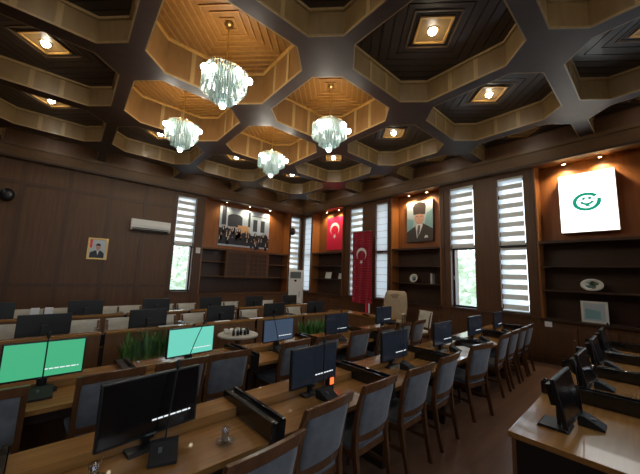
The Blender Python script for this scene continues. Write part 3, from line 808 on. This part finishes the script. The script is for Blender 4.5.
# ------------------------------------------------------------------ desks
def make_desk(facing_camera=False, h=.63, end='deskd', flat=False):
    """local: x towards the sitter, y along the row, x=0 is the monitor plane"""
    r = empty('desk'); d = .058
    if not facing_camera:
        MB().box(-.32, .36, -h, h, .70, .74, 'desk').build('worktop', r, bevel=.004)
        if not flat: MB().box(-.322, -.09, -h + d, h - d, .741, .81, 'desk').build('ledge', r, bevel=.005)
        MB().box(-.30, -.27, -h + .001, h - .001, .05, .70, 'deskf').build('front_panel', r)
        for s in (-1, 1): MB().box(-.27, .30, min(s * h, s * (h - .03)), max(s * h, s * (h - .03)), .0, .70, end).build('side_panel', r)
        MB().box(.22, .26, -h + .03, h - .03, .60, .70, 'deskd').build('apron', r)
        y1 = h + d
        mb = MB(); mb.box(-.325, .385, h - d, h + d, .745, .845, 'blackg')
        mb.box(-.325, .385, h - d, h - d + .028, .845, .868, 'blackg'); mb.box(-.325, .385, h + d - .028, h + d, .845, .868, 'blackg')
        mb.box(.36, .385, h - d, h + d, .66, .745, 'blackg')
        mb.build('divider', r, bevel=.005)
    else:
        MB().box(-.24, .36, -h, h, .70, .74, 'desk').build('worktop', r, bevel=.004)
        MB().box(-.30, -.24, -h + .032, h - .032, .02, .89, 'deskf').build('front_panel', r)
        MB().box(-.32, -.20, -h + .032, h - .032, .89, .93, 'desk').build('ledge', r, bevel=.004)
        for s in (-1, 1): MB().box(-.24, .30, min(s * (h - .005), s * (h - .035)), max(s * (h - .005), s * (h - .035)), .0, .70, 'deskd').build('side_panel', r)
        MB().box(-.29, .36, h - .03, h + .03, .74, .90, 'blackg').build('divider', r, bevel=.004)
    return r
SL = {'A': .05, 'B': .04, 'C': .03, 'D': .05, 'E': .04}
ROT = {k: math.atan(v) for k, v in SL.items()}
X0 = {'A': -3.58, 'B': -2.09, 'C': -.43, 'D': -5.52, 'E': -7.42}
def at(row, y, t=0.):
    """point on a row: y along the wall direction, t towards the sitter"""
    s = -1 if row in 'DE' else 1
    x = X0[row] - SL[row] * y
    return Vector((x + s * t * math.cos(ROT[row]), y + s * t * math.sin(ROT[row]), 0))
def rz(row): return ROT[row] + (PI if row in 'DE' else 0)
ROWN = {'A': 'green-screen row', 'B': 'middle row', 'C': 'short row by the sign', 'D': 'brown-fronted row', 'E': 'rearmost row'}
UNITS = {'A': [-1.32, -.06, 1.20, 2.45, 3.71, 4.97], 'B': [-.86, .50, 1.86, 3.22, 4.58, 5.94, 7.30], 'C': [3.25, 4.45, 5.65, 6.85],
         'D': [-1.40, -.15, 1.10, 2.35, 3.60, 4.85], 'E': [-.89, .36, 1.61, 2.86, 4.11, 5.36]}
desk0 = make_desk(); desk1 = make_desk(True); deskB = make_desk(h=.68); deskC = make_desk(h=.60, end='black', flat=True); used = set()
for row, ys in UNITS.items():
    src = {'A': desk0, 'B': deskB, 'C': deskC, 'D': desk1, 'E': desk1}[row]
    for i, y in enumerate(ys):
        if id(src) in used: o = copy_tree(src)
        else: o = src; used.add(id(src))
        p = at(row, y); o.location = p; o.rotation_euler = (0, 0, rz(row))
        tag(o, f"wooden desk unit, {ORD[len(ys) - 1 - i]} from the flag wall in the {ROWN[row]}", 'desk', f"desk units of the {ROWN[row]}")

# ------------------------------------------------------------------ monitors
def make_monitor(scr, text=True, w=.275, h=.160, back_box=False, zb=.125, tilt=0., bo=0.):
    """screen faces +x; origin on the desk under the screen"""
    r = empty('monitor'); zc = zb + h
    MB().box(-.035, -.004, -w, w, zc - h, zc + h, 'black').build('housing', r, bevel=.006)
    b = .012
    MB().box(-.004, -.002, -w + b, w - b, zc - h + b + .006, zc + h - b, scr).build('screen', r)
    MB().box(-.012, .0, -.03, .03, zc - h + .004, zc - h + .012, 'grey').build('badge', r)
    if text:
        mb = MB(); y = .0; rd = random.Random(5)
        zt = zc - h * .52
        while y < w - .05:
            l = rd.uniform(.012, .035); mb.box(-.002, -.0005, y, min(y + l, w - .03), zt - .004, zt + .005, 'txt'); y += l + .007
        mb.build('caption', r)
    if tilt:
        if back_box: MB().box(-.11, -.04, -.12, .06, zc - .05, zc + .10, 'black').build('rear_box', r, bevel=.004)
        T = Matrix.Translation((0, 0, zc)) @ Matrix.Rotation(-tilt, 4, 'Y') @ Matrix.Translation((0, 0, -zc))
        for c in r.children: c.data.transform(T)
    MB().box(-.085, -.035, -.035, .035, .06, zc + .02, 'black').build('neck', r, bevel=.004)
    MB().prism([(-.20 + bo, 0.), (bo, 0.), (bo - .02, .018), (bo - .18, .018)], 'y', -.11, .11, 'black').build('base', r)
    MB().box(-.085, -.06, -.02, .02, .015, .08, 'black').build('foot', r)
    return r
protos = {}
def monitor(key, row, y, t, label, turn=0., z=.741, **kw):
    if key in protos: o = copy_tree(protos[key])
    else: o = make_monitor(**kw); protos[key] = o
    p = at(row, y, t); o.location = (p.x, p.y, z); o.rotation_euler = (0, 0, rz(row) + turn)
    tag(o, label, 'monitor', f"monitors on the {ROWN[row]}")
mb_lab = ['large near-black monitor with white caption, nearest the camera', 'dark blue monitor with white caption beside a red light, in front of empty chairs', 'dark monitor with white caption, third along the long middle desk row', 'dark monitor beside white papers, fourth along the long middle desk row',
          'black monitor fifth along the middle desk row, under the clear window', 'black monitor at the far end of the middle desk row']
for i, y in enumerate(UNITS['B'][1:]):
    monitor('black' if i == 0 else 'navy', 'B', y, 0, mb_lab[i], turn=[.11, .02, 0, -.05, -.05, .03][i], scr='scr_black' if i == 0 else 'scr_navy', **(dict(w=.285, h=.18, zb=.095) if i == 0 else dict(w=.288, h=.172, zb=.098)))
al = ['wide bright green screen monitor near the picture edge', 'smaller bright teal screen monitor with a slanting microphone before it', 'blue-grey screen monitor on the second desk row, left of the plants', 'dark monitor on the second desk row, right of the plants', 'dark monitor in front of the beige executive armchair']
for i, y in enumerate(UNITS['A'][1:]):
    k = ['green', 'teal', 'reflection_glow', 'navy', 'navy'][i]
    monitor(k, 'A', y + (.18 if i == 4 else 0), 0, al[i], scr={'green': 'scr_green', 'teal': 'scr_teal', 'reflection_glow': 'scr_reflection_glow', 'navy': 'scr_navy'}[k], z=.741 + (.05 if i > 3 else 0), turn=[0, .08, .04, 0, .02][i])
for i, y in enumerate([3.05, 4.22, 5.45, 6.7]):
    monitor('boxed', 'C', y, 0., f"edge-on black monitor on the short desk row, {ORD[i]} from the camera", scr='scr_black', text=False, back_box=True, turn=[-.03, -.02, .0, .0][i], w=.275, h=.165, tilt=.20, zb=.085, bo=0.)
for i, y in enumerate(UNITS['D'][1:]):
    monitor('black_plain', 'D', y, 0, f"black monitor seen from behind on the brown-fronted desk row, {ORD[4 - i]} from the flag wall", scr='scr_black', text=False)
for i, y in enumerate(UNITS['E']):
    monitor('black_plain', 'E', y, 0, f"black monitor seen from behind on the rearmost desk row, {ORD[5 - i]} from the flag wall", scr='scr_black', text=False)

# ------------------------------------------------------------------ microphones
def make_mic(lean=(0, 0), h=.40):
    r = empty('microphone')
    MB().prism([(-.075, 0), (.085, 0), (.085, .018), (-.03, .075), (-.075, .075)], 'y', -.075, .075, 'blackm').build('base', r, bevel=.005)
    pts = [(-.05 + lean[0] * (k / 6) ** 1.3, lean[1] * (k / 6) ** 1.3, .07 + h * k / 6) for k in range(7)]
    MB().tube(pts, .0055, 'black', 6).build('gooseneck', r)
    e = Vector(pts[-1]); d = (Vector(pts[-1]) - Vector(pts[-2])).normalized()
    MB().tube([e, e + d * .012, e + d * .05, e + d * .06], [.006, .013, .014, .008], 'blackm', 10).build('microphone_head', r)
    mb = MB(); mb.box(.0, .03, -.03, -.01, .045, .062, 'grey'); mb.build('button', r)
    return r
mics = {}
def mic(row, y, t, label, lean=(0, 0), h=.40, turn=0., z=.741):
    k = (lean, h)
    if k in mics: o = copy_tree(mics[k])
    else: o = make_mic(lean, h); mics[k] = o
    p = at(row, y, t); o.location = (p.x, p.y, z); o.rotation_euler = (0, 0, rz(row) + turn)
    tag(o, label, 'microphone', f"desk microphones on the {ROWN[row]}")
for i, (y, ln) in enumerate(((.55, (-.04, .03)), (1.91, (0, 0)), (3.30, (0, 0)), (4.72, (0, 0)), (6.05, (.05, -.1)), (7.4, (0, 0)))):
    mic('B', y, .11, ['black gooseneck microphone before the large near-black monitor', 'black gooseneck microphone before the dark blue monitor beside the red light', 'black gooseneck microphone before the third middle-row monitor',
                      'black gooseneck microphone among the white papers', 'black gooseneck microphone before the fifth middle-row monitor', 'black gooseneck microphone at the far end of the middle row'][i], ln, turn=[-.35, .1, .3, .2, .1, 0][i])
for i, (y, ln) in enumerate(((-.06, (0, 0)), (1.16, (0, .14)), (2.42, (0, -.10)), (3.70, (0, .05)), (4.95, (.0, .05)))):
    mic('A', y, .09, ['black microphone standing upright before the green screen', 'black microphone slanting across the teal screen', 'black microphone before the blue-grey screen left of the plants', 'black microphone before the dark screen right of the plants', 'black microphone before the screen facing the executive armchair'][i], ln, h=.40)
for i, y in enumerate([3.28, 4.52, 5.75, 6.95]):
    mic('C', y, .09, f"black wedge microphone on the short desk row, {ORD[i]} from the camera", (-.02, -.03), .36)
for i, y in enumerate(UNITS['D'][1:]):
    mic('D', y + .1, .10, f"black microphone on the brown-fronted desk row, {ORD[4 - i]} from the flag wall", (0, .03), .30)
for i, y in enumerate(UNITS['E']):
    mic('E', y + .1, .10, f"black microphone on the rearmost desk row, {ORD[5 - i]} from the flag wall", (0, .03), .30)

# ------------------------------------------------------------------ chairs (sitter looks towards -x)
def make_chair(fab, woodm='chairw', full=False):
    r = empty('chair'); w = .225
    # rear posts (leg + back stile)
    for s in (-1, 1):
        pts = [(.275, s * .20, 0), (.225, s * .205, .25), (.195, s * .21, .46), (.205, s * .212, .62), (.24, s * .215, .80), (.285, s * .215, .935)]
        MB().bar(pts, [.015, .018, .020, .019, .018, .017], [.018, .021, .024, .020, .017, .014], woodm).build('leg', r, bevel=.004)
    for s in (-1, 1):
        MB().bar([(-.20, s * .20, 0), (-.205, s * .20, .25), (-.21, s * .20, .42)], [.014, .018, .021], [.014, .018, .021], woodm).build('leg', r, bevel=.004)
    mb = MB(); mb.box(-.225, .20, -w, w, .375, .43, woodm); mb.build('seat_frame', r, bevel=.006)
    # seat cushion
    rings = []
    for z, g in ((.43, .0), (.45, .012), (.475, .008), (.49, -.03), (.494, -.10)):
        a, b, ww = -.235 - g, .185 + g * .3, w - .005 + g
        rings.append([(a, -ww * .96, z), (b, -ww * .9, z), (b, ww * .9, z), (a, ww * .96, z)])
    MB().rings(rings, fab).build('seat', r, bevel=.01)
    # back cushion, curved
    def bx(z): return .195 + .10 * ((z - .46) / .475) ** 1.4
    n = 8; rings = []
    hw = .196 if not full else .235
    z0, z1 = .545, (.885 if not full else .95)
    for k in range(n + 1):
        z = z0 + (z1 - z0) * k / n; x = bx(z); t = .020 if 0 < k < n else .010
        ring = []
        m2 = 8
        for q in range(m2 + 1):
            u = -1 + 2 * q / m2; cv = .022 * (1 - u * u)
            ring.append((x - t + cv, u * hw, z))
        for q in range(m2 + 1):
            u = 1 - 2 * q / m2; cv = .022 * (1 - u * u)
            ring.append((x + t + cv, u * hw, z))
        rings.append(ring)
    MB().rings(rings, fab, smooth=True).build('backrest', r)
    if not full:
        # top rail and lower rail, bowed backwards
        for nm, za, zb, th in (('top_rail', .885, .955, .018), ('lower_rail', .50, .548, .014)):
            rings = []
            for q in range(11):
                u = -1 + .2 * q; cv = .028 * (1 - u * u); rise = .010 * (1 - u * u) if nm == 'top_rail' else -.006 * (1 - u * u)
                xa, xb = bx(za) + cv, bx(zb) + cv
                y = u * (.236 if nm == 'top_rail' else .20)
                rings.append([(xa - th, y, za + rise), (xa + th, y, za + rise), (xb + th * .8, y, zb + rise), (xb - th * .8, y, zb + rise)])
            MB().rings(rings, woodm, smooth=False).build(nm, r, bevel=.004)
    for s in (-1, 1): MB().box(-.20, .24, s * .20 - .010, s * .20 + .010, .20, .23, woodm).build('stretcher', r)
    return r
chA = make_chair('velvet'); chD = make_chair('cream', 'chairw', True); cu = set()
def chair(src, x, y, rot, label, group):
    if id(src) in cu: o = copy_tree(src)
    else: o = src; cu.add(id(src))
    o.location = (x, y, 0); o.rotation_euler = (0, 0, rot); o.scale = (1.03, 1.03, 1.03); tag(o, label, 'chair', group)
GB = 'wooden chairs along the middle desk row'
bch = [(.83, .46, .06), (1.47, .27, .05), (2.11, .25, .02), (2.78, .27, -.02), (3.46, .27, .0), (4.52, .30, -.22), (5.70, .25, .02), (6.30, .25, .0), (6.90, .25, .03), (7.46, .25, 0)]
bl = ['cut off by the bottom picture edge, right of the tea glass', 'in front of the dark blue monitor', 'behind it, before the second black divider', 'fully seen before the third monitor', 'between the third and fourth monitors', 'turned aside with its seat showing beside the white papers', '', '', '', '']
for i, (y, t, a) in enumerate(bch):
    p = at('B', y, t)
    lab = f"wooden chair with blue-grey back, {ORD[i]} along the middle desk row from the camera"
    if i == 0: lab = 'wooden chair with blue-grey back at the bottom picture edge, pulled out from the middle desk'
    if i == 5: lab = 'wooden chair with blue-grey back turned aside beside the white papers'
    if i == 9: lab = 'wooden chair with blue-grey back, last of the middle row, before the white socket'
    chair(chA, p.x, p.y, rz('B') + a, lab, GB)
for i, y in enumerate([-.38, .36, .93, 1.44, 2.34, 2.96, 3.72, 4.48, 5.08, 5.66]):
    p = at('A', y, .23); lab = f"wooden chair with grey back, {ORD[i]} along the green-screen desk row from the camera"
    if i == 0: lab = 'wooden chair with grey back cut by the picture edge beside the green screen'
    chair(chA, p.x, p.y, rz('A') + [0, .02, 0, -.04, .05, 0, -.03, .02, 0, .05][i], lab, 'wooden chairs along the green-screen desk row')
for i, y in enumerate([-.62, .30, .86, 1.50, 2.08, 2.78, 3.36, 4.02, 4.7]):
    p = at('D', y, .36); chair(chD, p.x, p.y, rz('D'), f"cream chair behind the brown-fronted desk row, {ORD[8 - i]} from the flag wall", 'cream chairs behind the brown-fronted desks')
for i, y in enumerate([-.45, .05, .78, 1.22, 1.95, 2.5, 3.3, 3.75, 4.55, 5.0]):
    p = at('E', y, .38); chair(chD, p.x, p.y, rz('E'), f"cream chair behind the rearmost desk row, {ORD[9 - i]} from the flag wall", 'cream chairs behind the rearmost desks')
chair(chD, -4.32, 7.22, math.radians(72), 'beige armless chair standing alone near the flag wall, beside the executive armchair', 'single beige chair')

# executive armchair
r = empty('executive_armchair', (-5.32, 7.55, 0), math.radians(18)); tag(r, 'high-backed beige executive armchair before the flag wall', 'armchair')
rings = []
for z, x, hw, t in ((.58, .20, .28, .05), (.66, .22, .33, .08), (.95, .25, .37, .09), (1.15, .27, .36, .09), (1.25, .29, .35, .10), (1.38, .32, .32, .085), (1.44, .34, .26, .05)):
    n = 20; rings.append([(hw * (abs(math.cos(2 * PI * q / n)) ** .5) * (1 if math.cos(2 * PI * q / n) >= 0 else -1), x + t * (abs(math.sin(2 * PI * q / n)) ** .7) * (1 if math.sin(2 * PI * q / n) >= 0 else -1), z) for q in range(n)])
MB().rings(rings, 'beige').build('backrest', r)
rings = []
for z, hw, t in ((1.20, .16, .02), (1.24, .20, .035), (1.32, .20, .035), (1.37, .16, .02)):
    n = 16; rings.append([(hw * math.cos(2 * PI * q / n), .21 + t * math.sin(2 * PI * q / n) + (z - 1.2) * .25, z) for q in range(n)])
MB().rings(rings, 'beige2').build('headrest', r)
MB().box(-.28, .28, -.30, .24, .48, .60, 'beige').build('seat', r, bevel=.04)
for s in (-1, 1):
    mb = MB(); mb.box(s * .33 - .035, s * .33 + .035, -.22, .18, .76, .81, 'beige'); mb.box(s * .33 - .02, s * .33 + .02, -.18, -.13, .50, .76, 'chairw'); mb.box(s * .33 - .02, s * .33 + .02, .10, .15, .50, .76, 'chairw'); mb.build('armrest', r, bevel=.012)
MB().lathe([(.05, .10), (.05, .28), (.03, .28), (.03, .48)], 'black', n=14).build('column', r)
for k in range(5):
    a = 2 * PI * k / 5
    l = MB().bar([(0, 0, .12), (.0, .0, .11)], .02, .02, 'black')
    mb = MB(); mb.tube([(.04 * math.cos(a), .04 * math.sin(a), .12), (.31 * math.cos(a), .31 * math.sin(a), .075)], [.028, .018], 'black', 8); lg = mb.build('leg', r)
    MB().ball((.31 * math.cos(a), .31 * math.sin(a), .032), .031, 'black', 8).build('caster', lg)

# head desk before the armchair
r = empty('head_desk', (-5.55, 6.35, 0), .04); tag(r, 'brown head desk standing between the desk rows and the executive armchair', 'desk')
MB().box(-.95, .95, -.30, .36, .76, .80, 'desk').build('worktop', r, bevel=.004)
MB().box(-.95, .95, -.30, -.26, .04, .76, 'deskf').build('front_panel', r)
MB().box(-.97, .97, -.34, -.22, .80, .84, 'desk').build('ledge', r, bevel=.004)
for s in (-1, 1): MB().box(min(s * .95, s * .91), max(s * .95, s * .91), -.26, .32, 0, .76, 'deskd').build('side_panel', r)

# small red and white flag set in a black holder
r = empty('table_flag_set', (-5.08, 6.05, .841)); tag(r, 'small red and white table flags in a black holder on the head desk', 'table flags')
MB().box(-.10, .12, -.04, .04, 0, .03, 'blackg').build('base', r, bevel=.004)
for dx, m in ((-.05, 'redp'), (.05, 'whitef')):
    p = MB().tube([(dx, 0, .03), (dx, 0, .33)], .004, 'chrome', 6).build('pole', r)
    mb = MB()
    for q in range(6):
        a, b = dx + .002 + .012 * q, dx + .002 + .012 * (q + 1)
        if q < 5: mb.box(a, b, .006 * math.sin(q * 1.3) - .002, .006 * math.sin(q * 1.3) + .002, .06 + .01 * q * .5, .315 - .004 * q, m)
    mb.build('pennant', p)

# ------------------------------------------------------------------ plants in the aisle
def planter(x, y, rot, ln, label, seed, hgt, n):
    r = empty('planter', (x, y, 0), rot); tag(r, label, 'potted plant')
    mb = MB(); t = .02; w = .15
    mb.box(-w, w, -ln, ln, 0, .04, 'deskf'); mb.box(-w, -w + t, -ln, ln, .04, .52, 'deskf'); mb.box(w - t, w, -ln, ln, .04, .52, 'deskf')
    mb.box(-w + t, w - t, -ln, -ln + t, .04, .52, 'deskf'); mb.box(-w + t, w - t, ln - t, ln, .04, .52, 'deskf')
    mb.build('trough', r)
    MB().box(-w + t, w - t, -ln + t, ln - t, .04, .48, 'soil').build('soil', r)
    rd = random.Random(seed)
    mb = MB()
    for _ in range(n):
        px, py = rd.uniform(-w + .04, w - .04), rd.uniform(-ln + .05, ln - .05)
        a = rd.uniform(0, 2 * PI); h = rd.uniform(.6, 1.) * hgt; bend = rd.uniform(.04, .22); wd = rd.uniform(.016, .036)
        ca, sa = math.cos(a), math.sin(a); prev = None
        m = 'green' if rd.random() < .65 else 'green2'
        for k in range(6):
            u = k / 5; q = bend * u * u; z = .48 + h * (u - .25 * u * u * (bend / .22)); ww = wd * (1 - u) ** .6 * (.5 + u * 1.2 if u < .4 else 1.)
            c = (px + ca * q, py + sa * q, z); l = (c[0] - sa * ww, c[1] + ca * ww, z); e = (c[0] + sa * ww, c[1] - ca * ww, z)
            if prev: mb.face([prev[0], prev[1], e, l], m, True)
            prev = (l, e)
    f = mb.build('leaves', r); f['kind'] = 'stuff'
planter(-4.78, 4.15, .05, .55, 'leafy green planter in the aisle behind the second desk row, beside the dark screens', 4, .56, 260)
planter(-4.78, 1.05, .05, .42, 'green planter in the aisle seen through the clear acrylic screen', 9, .60, 190)
# acrylic screen on the ledge
p = at('A', .92, -.22)
r = empty('acrylic_screen', (p.x, p.y, .81), rz('A')); tag(r, 'clear acrylic screen standing on the second desk row beside the teal screen', 'screen')
MB().box(-.004, .004, -.27, .22, .012, .42, 'clear').build('pane', r)
for y in (-.2, .15): MB().box(-.04, .04, y - .012, y + .012, 0, .014, 'alu').build('foot', r)

# round tea table with cups in the aisle
r = empty('round_table', (-4.80, 2.34, 0)); tag(r, 'small round pale-topped table in the aisle beside the teal screen', 'table')
MB().lathe([(.0005, .80), (.32, .80), (.335, .79), (.335, .765), (.30, .755), (.0005, .755)], 'cream', n=36).build('tabletop', r)
MB().lathe([(.035, .03), (.03, .40), (.05, .755)], 'chairw', n=16).build('column', r)
MB().lathe([(.24, 0), (.24, .02), (.06, .05), (.035, .06)], 'chairw', n=24).build('base', r)
cup = None
CL = ['first', 'second', 'third', 'fourth', 'fifth', 'sixth']
for k in range(6):
    if cup is None:
        cup = empty('cup'); o = cup
        MB().lathe([(.020, 0), (.024, .005), (.036, .075), (.033, .075), (.022, .010), (.0005, .008)], 'porc', n=16).build('bowl', cup)
        ring = [(0, .034 + .020 * math.sin(t) + .004, .042 + .020 * math.cos(t)) for t in [PI * q / 8 for q in range(9)]]
        MB().tube(ring, .004, 'porc', 6).build('handle', cup)
    else: o = copy_tree(cup)
    o.location = (-4.93 + .075 * k * .45, 2.18 + .085 * k * .62, .80 + (.0)); o.rotation_euler = (0, 0, .3 * k)
    o.location = (-4.90 + (k % 2) * .09, 2.16 + .055 * k, .80)
    tag(o, f'white cup on the small round table, {CL[k]} of the cluster counting from the teal screen', 'cup', 'white cups on the round table')
for k in range(5):
    if k == 0:
        bt = empty('bottle'); o = bt
        MB().lathe([(.022, 0), (.024, .004), (.024, .07), (.012, .09), (.010, .105)], 'blackg', n=14).build('body', bt)
        MB().lathe([(.012, .105), (.012, .118), (.0005, .119)], 'grey', n=12).build('cap', bt)
    else: o = copy_tree(bt)
    o.location = (-4.66 + .02 * (k % 2), 2.19 + .065 * k, .80)
    tag(o, f'small dark bottle on the small round table, {CL[k]} counting from the teal screen', 'bottle', 'dark bottles on the round table')

# ------------------------------------------------------------------ things on the desks
def tumbler(x, y, z, label, k=1.):
    r = empty('tea_glass', (x, y, z)); tag(r, label, 'glass', 'glasses on the middle desk row')
    MB().lathe([(.0005, .004), (.052, .006), (.062, .014), (.062, .017), (.05, .010), (.0005, .008)], 'tumbler', n=22).build('saucer', r)
    MB().lathe([(.018, .010), (.024, .02), (.026, .035), (.021, .055), (.029, .095), (.0275, .095), (.019, .055), (.024, .035), (.022, .02), (.0005, .016)], 'tumbler', n=18).build('bowl', r)
    MB().tube([(.0, .0, .02), (.012, .018, .07), (.02, .034, .135)], [.006, .0025, .003], 'chrome', 6).build('spoon', r)
tumbler(-1.93, .90, .741, 'tea glass with spoon on a glass saucer beside the first black divider')
tumbler(-1.99, .22, .741, 'glass at the bottom picture edge before the near-black monitor')
tumbler(-2.02, 4.02, .741, 'glass standing beside the black divider near the white papers')
# crumpled tissue
bm = bmesh.new(); bmesh.ops.create_icosphere(bm, subdivisions=3, radius=.05)
for v in bm.verts:
    s = 1 + .35 * math.sin(v.co.x * 90 + 1) * math.cos(v.co.y * 70) + random.uniform(-.12, .12)
    v.co = Vector((v.co.x * s, v.co.y * s * .9, max(v.co.z * s * 1.1, -.02) + .02))
me = bpy.data.meshes.new('crumpled_napkin'); bm.to_mesh(me); bm.free(); me.materials.append(M['paper'])
o = bpy.data.objects.new('crumpled_napkin', me); C.objects.link(o); p = at('B', .02, .09); o.location = (p.x, p.y, .741)
tag(o, 'crumpled white napkin on the middle desk at the bottom picture edge', 'napkin')
# papers near the fourth microphone
def sheet(x, y, z, a, label, w=.105, l=.15):
    o = MB().box(-w, w, -l, l, 0, .002, 'paper').build('paper_sheet'); o.location = (x, y, z); o.rotation_euler = (0, 0, a); tag(o, label, 'paper', 'papers on the middle desk row')
sheet(-2.02, 4.70, .7412, .4, 'white paper sheet lying nearest the turned chair on the middle desk', .11, .18)
sheet(-2.12, 5.0, .7412, 1.2, 'white paper sheet lying behind the fourth microphone of the middle desk', .15, .21)
sheet(-2.42, 4.95, .8112, .2, 'white paper sheet on the raised ledge beside the fourth middle monitor', .10, .22)
sheet(-2.12, 5.95, .7412, .7, 'white paper sheet before the far monitors of the middle desk', .11, .15)
# wooden plaque leaning on the second row, with red indicator lights on the middle row
p = at('A', 2.72, .30)
r = empty('plaque', (p.x, p.y, .741), rz('A')); tag(r, 'small light wood plaque standing on the green-screen desk row before the plants', 'plaque')
MB().box(-.008, .008, -.075, .075, .012, .19, 'gedge').build('board', r, bevel=.004)
MB().box(-.03, .03, -.08, .08, 0, .014, 'chairw').build('base', r)
p = at('B', 2.07, -.02)
r = empty('indicator_light', (p.x, p.y, .741), rz('B')); tag(r, 'small red glowing indicator light beside the dark blue monitor', 'lamp')
MB().box(-.03, .03, -.03, .03, 0, .13, 'black').build('housing', r, bevel=.004)
MB().box(.03, .034, -.024, .024, .06, .12, 'leds').build('lens', r)
# white boxes on the rearmost desk
for k, y in enumerate((-.36, -.18)):
    p = at('E', y, -.26); o = MB().box(-.045, .045, -.055, .055, 0, .165, 'paper').build('carton', bevel=.006); o.location = (p.x, p.y, .931)
    tag(o, ['small white carton on the rearmost desk ledge, the one nearer the picture edge', 'small white carton on the rearmost desk ledge, the one nearer the framed portrait'][k], 'box', 'white cartons on the rearmost desks')
for k, (y, t) in enumerate(((2.28, -.25), (1.35, -.26), (3.0, -.26))):
    p = at('D', y, t + .0); o = MB().box(-.045, .045, -.15, .15, 0, .003, 'paper').build('paper_sheet'); o.location = (p.x, p.y, .931); o.rotation_euler = (0, 0, .05)
    tag(o, ['white paper on the brown-fronted desk ledge behind the round table', 'white paper on the brown-fronted desk ledge behind the acrylic screen', 'white paper on the brown-fronted desk ledge above the aisle plants'][k], 'paper', 'papers on the brown-fronted desks')

# ------------------------------------------------------------------ outside the windows
g = MB().box(-70, 60, -60, 80, -3.2, -3.1, 'outg').build('ground'); struct(g)
def tree(x, y, h, label, seed):
    r = empty('tree', (x, y, -3.1)); tag(r, label, 'tree', 'trees outside the windows')
    MB().tube([(0, 0, 0), (.1, .05, h * .3), (.0, .1, h * .6)], [.22, .16, .08], 'bark', 8).build('trunk', r)
    rd = random.Random(seed); mb = MB()
    for _ in range(850):
        a, b = rd.uniform(0, 2 * PI), math.acos(rd.uniform(-1, 1)); q = rd.uniform(.55, 1) ; R = h * .30
        c = Vector((R * q * math.sin(b) * math.cos(a), R * q * math.sin(b) * math.sin(a), h * .62 + R * 1.25 * q * math.cos(b)))
        u = Vector((rd.uniform(-1, 1), rd.uniform(-1, 1), rd.uniform(-1, 1))).normalized(); w = u.cross(Vector((rd.uniform(-1, 1), rd.uniform(-1, 1), .3))).normalized(); s = rd.uniform(.22, .42)
        mb.face([c - u * s, c + w * s * .5, c + u * s, c - w * s * .5], 'foliage')
    f = mb.build('foliage', r); f['kind'] = 'stuff'
tree(-19.5, 5.6, 7.0, 'green tree seen through the clear pane beside the wall air conditioner', 1)
tree(-6.6, 17.5, 7.0, 'green tree seen through the clear pane beside the portrait niche', 2)

# ------------------------------------------------------------------ sky, camera
w = bpy.data.worlds.new('sky'); S.world = w; w.use_nodes = True
nt = w.node_tree; bg = nt.nodes['Background']
tc = nt.nodes.new('ShaderNodeTexCoord'); sx = nt.nodes.new('ShaderNodeSeparateXYZ'); cr = nt.nodes.new('ShaderNodeValToRGB')
cr.color_ramp.elements[0].position = .0; cr.color_ramp.elements[0].color = (.86, .92, .94, 1)
cr.color_ramp.elements[1].position = .6; cr.color_ramp.elements[1].color = (.68, .82, 1., 1)
nt.links.new(tc.outputs['Generated'], sx.inputs[0]); nt.links.new(sx.outputs['Z'], cr.inputs['Fac']); nt.links.new(cr.outputs[0], bg.inputs[0])
bg.inputs[1].default_value = 4.6

f, pi_, ro, ya, H = 290.3, .129611, .036496, .862551, 1.85
fw = Vector((-math.sin(ya) * math.cos(pi_), math.cos(ya) * math.cos(pi_), math.sin(pi_)))
r0 = Vector((math.cos(ya), math.sin(ya), 0)); u0 = r0.cross(fw)
rr = r0 * math.cos(ro) + u0 * math.sin(ro); uu = u0 * math.cos(ro) - r0 * math.sin(ro)
cd = bpy.data.cameras.new('camera'); cam = bpy.data.objects.new('camera', cd); C.objects.link(cam)
cd.sensor_fit = 'HORIZONTAL'; cd.sensor_width = 36.; cd.lens = f * 36. / 640.; cd.clip_start = .05; cd.clip_end = 300
m3 = Matrix((rr, uu, -fw)).transposed()
cam.matrix_world = Matrix.Translation((0, 0, H)) @ m3.to_4x4()
S.camera = cam

S.view_settings.view_transform = 'Standard'; S.view_settings.look = 'None'; S.view_settings.gamma = 1.; S.view_settings.exposure = .12
S.view_settings.use_curve_mapping = False
S.cycles.use_denoising = True
S.cycles.sample_clamp_indirect = 6.
S.cycles.max_bounces = 10; S.cycles.transparent_max_bounces = 24
S.cycles.caustics_reflective = False; S.cycles.caustics_refractive = False
